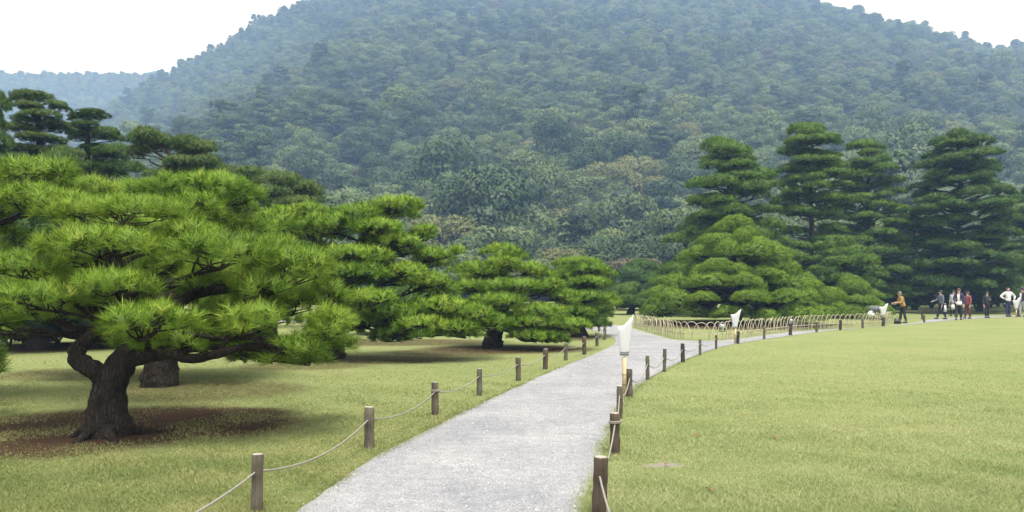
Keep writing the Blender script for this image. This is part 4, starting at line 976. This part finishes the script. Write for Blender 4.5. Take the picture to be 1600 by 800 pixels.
# ------------------------------------------------------------------ floodlights, cart, bag, leaves
M['black'] = plain('black_plastic', (0.018, 0.018, 0.02), 0.45, 0.2)
M['lens'] = plain('pale_lens', (0.35, 0.38, 0.42), 0.15, 0.1)
M['greycloth'] = plain('grey_cloth', (0.16, 0.17, 0.18), 0.8, 0.15)
M['white'] = plain('white_cloth', (0.72, 0.72, 0.74), 0.75, 0.05)
def floodlight(p, s, rz, label):
    o = empty('floodlight', (p[0], p[1], 0), rz); tag(o, label, 'floodlight'); o.scale = (s, s, s)
    mb = MB(); mb.box((0, 0.02, 0.20), (0.16, 0.08, 0.12), taper=0.85); mb.box((0, 0.11, 0.2), (0.1, 0.03, 0.08)); link('housing', mb.mesh('housing', M['black'], False), o)
    mb = MB(); mb.box((0, -0.065, 0.205), (0.125, 0.008, 0.085)); link('lens', mb.mesh('lens', M['lens'], False), o)
    mb = MB()
    for sx in (-1, 1): mb.tube([(sx * 0.18, 0.02, 0.22), (sx * 0.18, 0.02, 0.08), (sx * 0.1, 0.02, 0.02)], 0.012, 6)
    mb.box((0, 0.02, 0.015), (0.12, 0.06, 0.015)); link('bracket', mb.mesh('bracket', M['black'], False), o)
floodlight(G(1128, 518), 1.0, 0.3, 'black floodlight with pale lens on the ground behind the hoop fence')
floodlight(W(1237, 500, 35.5) * np.array([1, 1, 0]), 1.25, 0.4, 'dark floodlight half hidden by the hoop fence below the dome pine')
# hand cart
pc = W(1366, 497, 44.0)
o = empty('hand_cart', (pc[0], pc[1], 0), 0.2); tag(o, 'grey hooded cart with white bundle at the right end of the hoop fence', 'cart')
mb = MB(); mb.box((0.05, 0, 0.62), (0.26, 0.2, 0.17), taper=0.9)
for e in range(7): mb.box((-0.2 + e * 0.083, -0.205, 0.62), (0.012, 0.012, 0.16))
link('hood', mb.mesh('hood', M['greycloth'], False), o)
mb = MB(); mb.ell((-0.22, -0.05, 0.33), (0.2, 0.17, 0.2), 12, 8); link('bundle', mb.mesh('bundle', M['white']), o)
for sx in (-0.2, 0.22):
    th = np.linspace(0, 2 * math.pi, 21); mb = MB(); mb.tube(np.c_[sx + 0.11 * np.cos(th), np.full(21, -0.2), 0.13 + 0.11 * np.sin(th)], 0.022, 6, cap=False); link('wheel', mb.mesh('wheel', M['black']), o)
mb = MB(); mb.tube([(-0.2, -0.2, 0.13), (0.22, -0.2, 0.2), (0.3, -0.2, 0.5), (0.48, -0.2, 0.85)], 0.014, 6); mb.tube([(-0.2, -0.2, 0.13), (-0.25, -0.2, 0.48)], 0.014, 6); mb.box((0.05, 0, 0.44), (0.26, 0.2, 0.012)); link('frame', mb.mesh('frame', M['black']), o)
# bag on the path
pb = G(1402, 506)
o = empty('shoulder_bag', (pb[0], pb[1], 0), 0.2); tag(o, 'black bag standing on the path at the feet of the tan-jacket visitor', 'bag')
mb = MB(); mb.box((0, 0, 0.13), (0.14, 0.08, 0.13), taper=0.85); link('body', mb.mesh('body', M['black'], False), o)
th = np.linspace(0, math.pi, 11); mb = MB(); mb.tube(np.c_[0.09 * np.cos(th), np.zeros(11), 0.25 + 0.1 * np.sin(th)], 0.01, 5); link('handle', mb.mesh('handle', M['black']), o)
M['leaf'] = plain('dry_leaf', (0.2, 0.09, 0.035), 0.7, 0.5, 40)
def leaf(p, s, rz, label):
    r = np.random.default_rng(int(abs(p[0] * 1000)) + 3); V = []; Q = []
    us = np.linspace(-1, 1, 9)
    for u in us:
        wv = 0.45 * (1 - u * u) ** 0.7 * (1 + 0.2 * math.sin(u * 9))
        for e in (-1, 0, 1): V.append((u * s, e * wv * s, 0.028 + 0.35 * s * abs(e) * wv + 0.12 * s * math.sin(u * 2 + 1)))
    for a_ in range(8):
        for e in range(2): Q.append([a_ * 3 + e, (a_ + 1) * 3 + e, (a_ + 1) * 3 + e + 1, a_ * 3 + e + 1])
    me_ = np_mesh('fallen_leaf', np.array(V), np.array(Q), M['leaf'], smooth=True)
    ob = link('fallen_leaf', me_, None, (p[0], p[1], 0.0), (0.1, 0, rz)); ob.modifiers.new('thick', 'SOLIDIFY').thickness = 0.0015
    tag(ob, label, 'leaf')
leaf(G(1090, 684), 0.05, 0.4, 'small brown leaf on the right lawn, just above the bare patch')
leaf(G(1211, 687), 0.045, 1.4, 'pale brown leaf on the right lawn, right of the bare patch')
leaf(G(1108, 769), 0.04, 2.2, 'curled brown leaf lying nearest the camera on the right lawn')
leaf(G(1041, 729), 0.032, 0.9, 'orange leaf lying on the bare patch of the right lawn')
leaf(G(1160, 652), 0.03, 0.2, 'tiny brown leaf farthest out on the right lawn')

# ------------------------------------------------------------------ people
def skin_mesh(name, verts, edges, radii, m, parent, sub=2, root=0):
    bm = bmesh.new(); lay = bm.verts.layers.skin.verify()
    vv = []
    for q, (v_, rd) in enumerate(zip(verts, radii)):
        b_ = bm.verts.new(v_); b_[lay].radius = rd if isinstance(rd, tuple) else (rd, rd); b_[lay].use_root = (q == root); vv.append(b_)
    for a_, c_ in edges: bm.edges.new((vv[a_], vv[c_]))
    me_ = bpy.data.meshes.new(name); bm.to_mesh(me_); bm.free(); me_.materials.append(m)
    o = link(name, me_, parent)
    sk = o.modifiers.new('skin', 'SKIN'); sk.use_smooth_shade = True
    ss = o.modifiers.new('sub', 'SUBSURF'); ss.levels = sub; ss.render_levels = sub
    return o
CL = {}
def cloth(name, c):
    if name not in CL: CL[name] = plain(name, c, 0.85, 0.18, 14, bumpy=0.3)
    return CL[name]
M['hair_grey'] = plain('hair_grey', (0.16, 0.14, 0.12), 0.6, 0.3, 60); M['hair_dark'] = plain('hair_dark', (0.02, 0.016, 0.014), 0.5, 0.3, 60); M['hair_red'] = plain('hair_reddish', (0.09, 0.03, 0.02), 0.5, 0.3, 60)
def person(p, yaw, H, label, top, legs, hair, lean=0.0, ar=None, al=None, step=0.12, shoe=None, vest=None, bald=False, hat=None, coat=0.0, headturn=0.0):
    """forward is local -Y; ar / al: (elbow, wrist) offsets from the shoulder"""
    o = empty('person', (p[0], p[1], 0.008), yaw); tag(o, label, 'person', 'visitors on the path'); k = H / 1.65; o.scale = (k, k, k)
    ly = lambda z: -lean * max(0, z - 0.9)
    pel = (0, 0, 0.92); sp = (0, ly(1.12), 1.12); ch = (0, ly(1.3), 1.29); nk = (0, ly(1.43), 1.41); jw = (0, ly(1.5) - 0.015, 1.48); hc = (0, ly(1.56) - 0.015, 1.555); ht = (0, ly(1.6) - 0.005, 1.61)
    hr, hl_ = (-0.085, 0, 0.86), (0.085, 0, 0.86)
    kr, kl = (-0.09, -0.02 - step * 0.5, 0.47), (0.09, -0.02 + step * 0.4, 0.47)
    fr, fl = (-0.09, -step, 0.08), (0.09, step, 0.08)
    shr, shl = (-0.165, ly(1.36), 1.35), (0.165, ly(1.36), 1.35)
    ar = ar or ((-0.06, 0.02, -0.28), (-0.06, -0.05, -0.52)); al = al or ((0.06, 0.02, -0.28), (0.06, -0.05, -0.52))
    add = lambda a_, b_: tuple(a_[e] + b_[e] for e in range(3))
    er, wr = add(shr, ar[0]), add(shr, ar[1]); el, wl = add(shl, al[0]), add(shl, al[1])
    # body: one continuous skin
    Vv = [pel, sp, ch, nk, jw, hc, ht, hr, kr, fr, add(fr, (0, -0.11, -0.05)), hl_, kl, fl, add(fl, (0, -0.11, -0.05)), shr, er, wr, shl, el, wl]
    rd = [(0.13, 0.1), (0.12, 0.09), (0.14, 0.1), 0.05, (0.062, 0.07), (0.075, 0.092), (0.062, 0.075), 0.075, 0.052, 0.036, 0.022, 0.075, 0.052, 0.036, 0.022, 0.055, 0.04, 0.027, 0.055, 0.04, 0.027]
    E = [(0, 1), (1, 2), (2, 3), (3, 4), (4, 5), (5, 6), (0, 7), (7, 8), (8, 9), (9, 10), (0, 11), (11, 12), (12, 13), (13, 14), (2, 15), (15, 16), (16, 17), (2, 18), (18, 19), (19, 20)]
    for wi, e_, w_, sx in ((17, er, wr, -1), (20, el, wl, 1)):
        dv = unit(np.array(w_) - np.array(e_)); si = unit(np.cross(dv, UP + 0.01)); pm = len(Vv)
        Vv.append(tuple(np.array(w_) + dv * 0.06)); rd.append((0.034, 0.02)); E.append((wi, pm))
        for f_, (o_, l_) in enumerate(((-0.03, 0.07), (-0.01, 0.085), (0.01, 0.08), (0.03, 0.065))):
            a_ = np.array(w_) + dv * 0.10 + si * o_; b_ = a_ + dv * l_ * 0.55; c_ = b_ + dv * l_ * 0.35 + np.array([0, 0, -0.02])
            n0 = len(Vv); Vv += [tuple(a_), tuple(b_), tuple(c_)]; rd += [0.009, 0.0085, 0.007]; E += [(pm, n0), (n0, n0 + 1), (n0 + 1, n0 + 2)]
        a_ = np.array(w_) + dv * 0.05 + si * 0.045 * sx; n0 = len(Vv); Vv += [tuple(a_), tuple(a_ + dv * 0.04 + si * 0.012 * sx)]; rd += [0.011, 0.009]; E += [(pm, n0), (n0, n0 + 1)]
    body = skin_mesh('body', Vv, E, rd, M['skin'], o, 1)
    # face
    hy = hc[1]
    mb = MB(); mb.ell((0, hy - 0.098, 1.545), (0.014, 0.022, 0.022), 8, 6); link('nose', mb.mesh('nose', M['skin']), body)
    for sx in (-1, 1):
        mb = MB(); mb.ell((sx * 0.033, hy - 0.084, 1.57), (0.012, 0.012, 0.007), 8, 6); link('eye', mb.mesh('eye', M['hair_dark']), body)
        mb = MB(); mb.ell((sx * 0.08, hy + 0.005, 1.55), (0.012, 0.022, 0.032), 8, 6); link('ear', mb.mesh('ear', M['skin']), body)
    mb = MB(); mb.box((0, hy - 0.078, 1.505), (0.024, 0.008, 0.004)); link('mouth', mb.mesh('mouth', cloth('lips', (0.3, 0.1, 0.09)), False), body)
    # hair
    mb = MB()
    if bald: mb.ell((0, hy + 0.03, 1.58), (0.09, 0.085, 0.075), 12, 7, zmin=-0.6)
    else:
        mb.ell((0, hy + 0.022, 1.595), (0.098, 0.105, 0.088), 14, 9, zmin=-0.55); mb.ell((0, hy + 0.05, 1.53), (0.09, 0.07, 0.1), 12, 8)
    link('hair', mb.mesh('hair', M[hair]), body)
    if hat:
        mb = MB(); mb.ell((0, hy, 1.62), (0.105, 0.11, 0.075), 14, 7, zmin=0.0); mb.ell((0, hy - 0.11, 1.622), (0.08, 0.09, 0.012), 12, 6); link('cap', mb.mesh('cap', hat), o)
    # jacket
    g = lambda v_: (v_[0], v_[1], v_[2])
    wm = lambda e_, w_: tuple(np.array(e_) + (np.array(w_) - np.array(e_)) * 0.95)
    V2 = [ch, sp, (0, 0.0, 0.95), (0, 0.0, 0.84 - coat), nk, shr, er, wm(er, wr), shl, el, wm(el, wl)]
    r2 = [(0.165, 0.125), (0.15, 0.125), (0.165, 0.135), (0.17, 0.14), (0.065, 0.06), 0.08, 0.062, 0.045, 0.08, 0.062, 0.045]
    skin_mesh('jacket', V2, [(0, 1), (1, 2), (2, 3), (0, 4), (0, 5), (5, 6), (6, 7), (0, 8), (8, 9), (9, 10)], r2, top, o, 2)
    if vest is not None:
        mb = MB(); mb.box((0, ly(1.15) - 0.145, 1.13), (0.055, 0.012, 0.24)); link('blouse_front', mb.mesh('blouse_front', vest, False), o)
    # trousers
    an = lambda f_: (f_[0], f_[1] + 0.01, f_[2] + 0.02)
    V3 = [(0, 0, 0.95), hr, kr, an(fr), hl_, kl, an(fl)]
    skin_mesh('trousers', V3, [(0, 1), (1, 2), (2, 3), (0, 4), (4, 5), (5, 6)], [(0.15, 0.12), 0.095, 0.075, 0.065, 0.095, 0.075, 0.065], legs, o, 2)
    for f_ in (fr, fl):
        mb = MB(); mb.ell((f_[0], f_[1] - 0.05, 0.0), (0.06, 0.15, 0.11), 12, 7, zmin=0.0); link('shoe', mb.mesh('shoe', shoe or M['black']), o)
    return o, wr, wl
fwd = ((-0.03, -0.06, -0.26), (0.02, -0.28, -0.28)); fwl = ((0.03, -0.06, -0.26), (-0.02, -0.28, -0.26))
LEFTY = R(-90)       # faces picture-left
person(G(1411, 505), LEFTY, 1.55, 'person with short grey hair in tan jacket and black trousers, leaning forward', cloth('tan_jacket', (0.36, 0.21, 0.075)), cloth('black_trousers', (0.014, 0.014, 0.016)), 'hair_grey', lean=0.27, ar=fwd, al=fwl, coat=0.04)
person(G(1471, 499), LEFTY, 1.62, 'person in grey jacket and navy trousers with one hand held forward', cloth('grey_jacket', (0.11, 0.125, 0.16)), cloth('navy_trousers', (0.015, 0.02, 0.045)), 'hair_dark', lean=0.06, ar=((-0.03, -0.12, -0.24), (0.0, -0.34, -0.30)), step=0.2)
person(G(1490, 494), R(-60), 1.62, 'person in dark blue and white, half hidden behind the reddish-haired visitor', cloth('white_shirt', (0.58, 0.59, 0.62)), cloth('dark_blue_skirt', (0.02, 0.022, 0.06)), 'hair_dark')
person(G(1498, 500), R(-35), 1.72, 'person with reddish hair in open dark navy jacket over a cream blouse', cloth('navy_jacket', (0.03, 0.026, 0.08)), cloth('charcoal_trousers', (0.03, 0.03, 0.034)), 'hair_red', vest=cloth('cream_blouse', (0.62, 0.55, 0.46)), ar=((-0.06, -0.05, -0.26), (0.04, -0.2, -0.4)), step=0.2)
person(G(1512, 498), R(-75), 1.56, 'person in maroon jacket and maroon trousers', cloth('maroon_jacket', (0.22, 0.06, 0.065)), cloth('maroon_trousers', (0.10, 0.03, 0.03)), 'hair_dark', coat=0.06, ar=((-0.03, -0.1, -0.24), (0.02, -0.26, -0.2)), step=0.1)
person(G(1542, 497), R(0), 1.55, 'person dressed all in black facing the camera', cloth('black_top', (0.016, 0.017, 0.02)), cloth('black_trousers', (0.014, 0.014, 0.016)), 'hair_dark', al=((0.06, -0.05, -0.26), (-0.08, -0.2, -0.2)), coat=0.05, step=0.03)
person(G(1575, 495), R(0), 1.82, 'bald person in white shirt and navy trousers with elbows out', cloth('white_shirt', (0.58, 0.59, 0.62)), cloth('blue_trousers', (0.02, 0.032, 0.085)), 'hair_dark', bald=True, ar=((-0.24, 0.04, -0.2), (-0.12, -0.14, -0.34)), al=((0.24, 0.04, -0.2), (0.12, -0.12, -0.36)), step=0.04)
person(G(1598, 495), R(-80), 1.78, 'person with dark cap in navy top at the right edge', cloth('navy_jacket', (0.03, 0.026, 0.08)), cloth('pale_trousers', (0.45, 0.46, 0.5)), 'hair_dark', hat=cloth('purple_cap', (0.05, 0.03, 0.11)), vest=cloth('cream_blouse', (0.62, 0.55, 0.46)))
# things they carry
def carry(name, p, loc, h, m, label, cat, taper=0.8):
    o = empty(name, (p[0] + loc[0], p[1] + loc[1], loc[2])); tag(o, label, cat)
    mb = MB(); mb.box((0, 0, 0), h, taper=taper); link('body', mb.mesh('body', m, False), o)
    if cat == 'bag':
        mb = MB(); th = np.linspace(0, math.pi, 9); mb.tube(np.c_[h[0] * 0.6 * np.cos(th), np.zeros(9), h[2] + 0.12 * np.sin(th)], 0.008, 5); link('handle', mb.mesh('handle', m), o)
carry('white_pouch', G(1496, 500), (0.0, -0.2, 0.93), (0.14, 0.04, 0.1), M['white'], 'white pouch at the waist of the reddish-haired visitor', 'bag')
carry('white_bag', G(1489, 494), (-0.12, -0.2, 0.6), (0.1, 0.05, 0.14), M['white'], 'white carrier bag held by the half hidden visitor in dark blue', 'bag')
carry('paper_sheet', G(1411, 505), (-0.50, -0.08, 0.96), (0.08, 0.10, 0.006), M['white'], 'sheet of white paper in the hands of the tan-jacket visitor', 'paper', 1.0)
carry('white_bag', G(1474, 499), (0.0, -0.2, 0.62), (0.07, 0.03, 0.18), M['white'], 'white bag hanging beside the leg of the grey-jacket visitor', 'bag', 0.6)

# ------------------------------------------------------------------ haze
mb = MB(); mb.box((0, 540, 140), (1250, 600, 150)); mb.V[0][:4, 2] = -2.5
m = bpy.data.materials.new('haze_air'); m.use_nodes = True; t = m.node_tree; t.nodes.clear()
pv = t.nodes.new('ShaderNodeVolumePrincipled'); pv.inputs['Color'].default_value = (0.36, 0.56, 0.98, 1)
pv.inputs['Absorption Color'].default_value = (1, 1, 1, 1); pv.inputs['Density'].default_value = 0.00078; pv.inputs['Anisotropy'].default_value = 0.0
ou = t.nodes.new('ShaderNodeOutputMaterial'); t.links.new(pv.outputs[0], ou.inputs['Volume'])
o = link('haze', mb.mesh('haze', m, False)); tag(o, 'pale blue haze in the air before the hill', 'haze', kind='stuff')
o.display_type = 'WIRE'
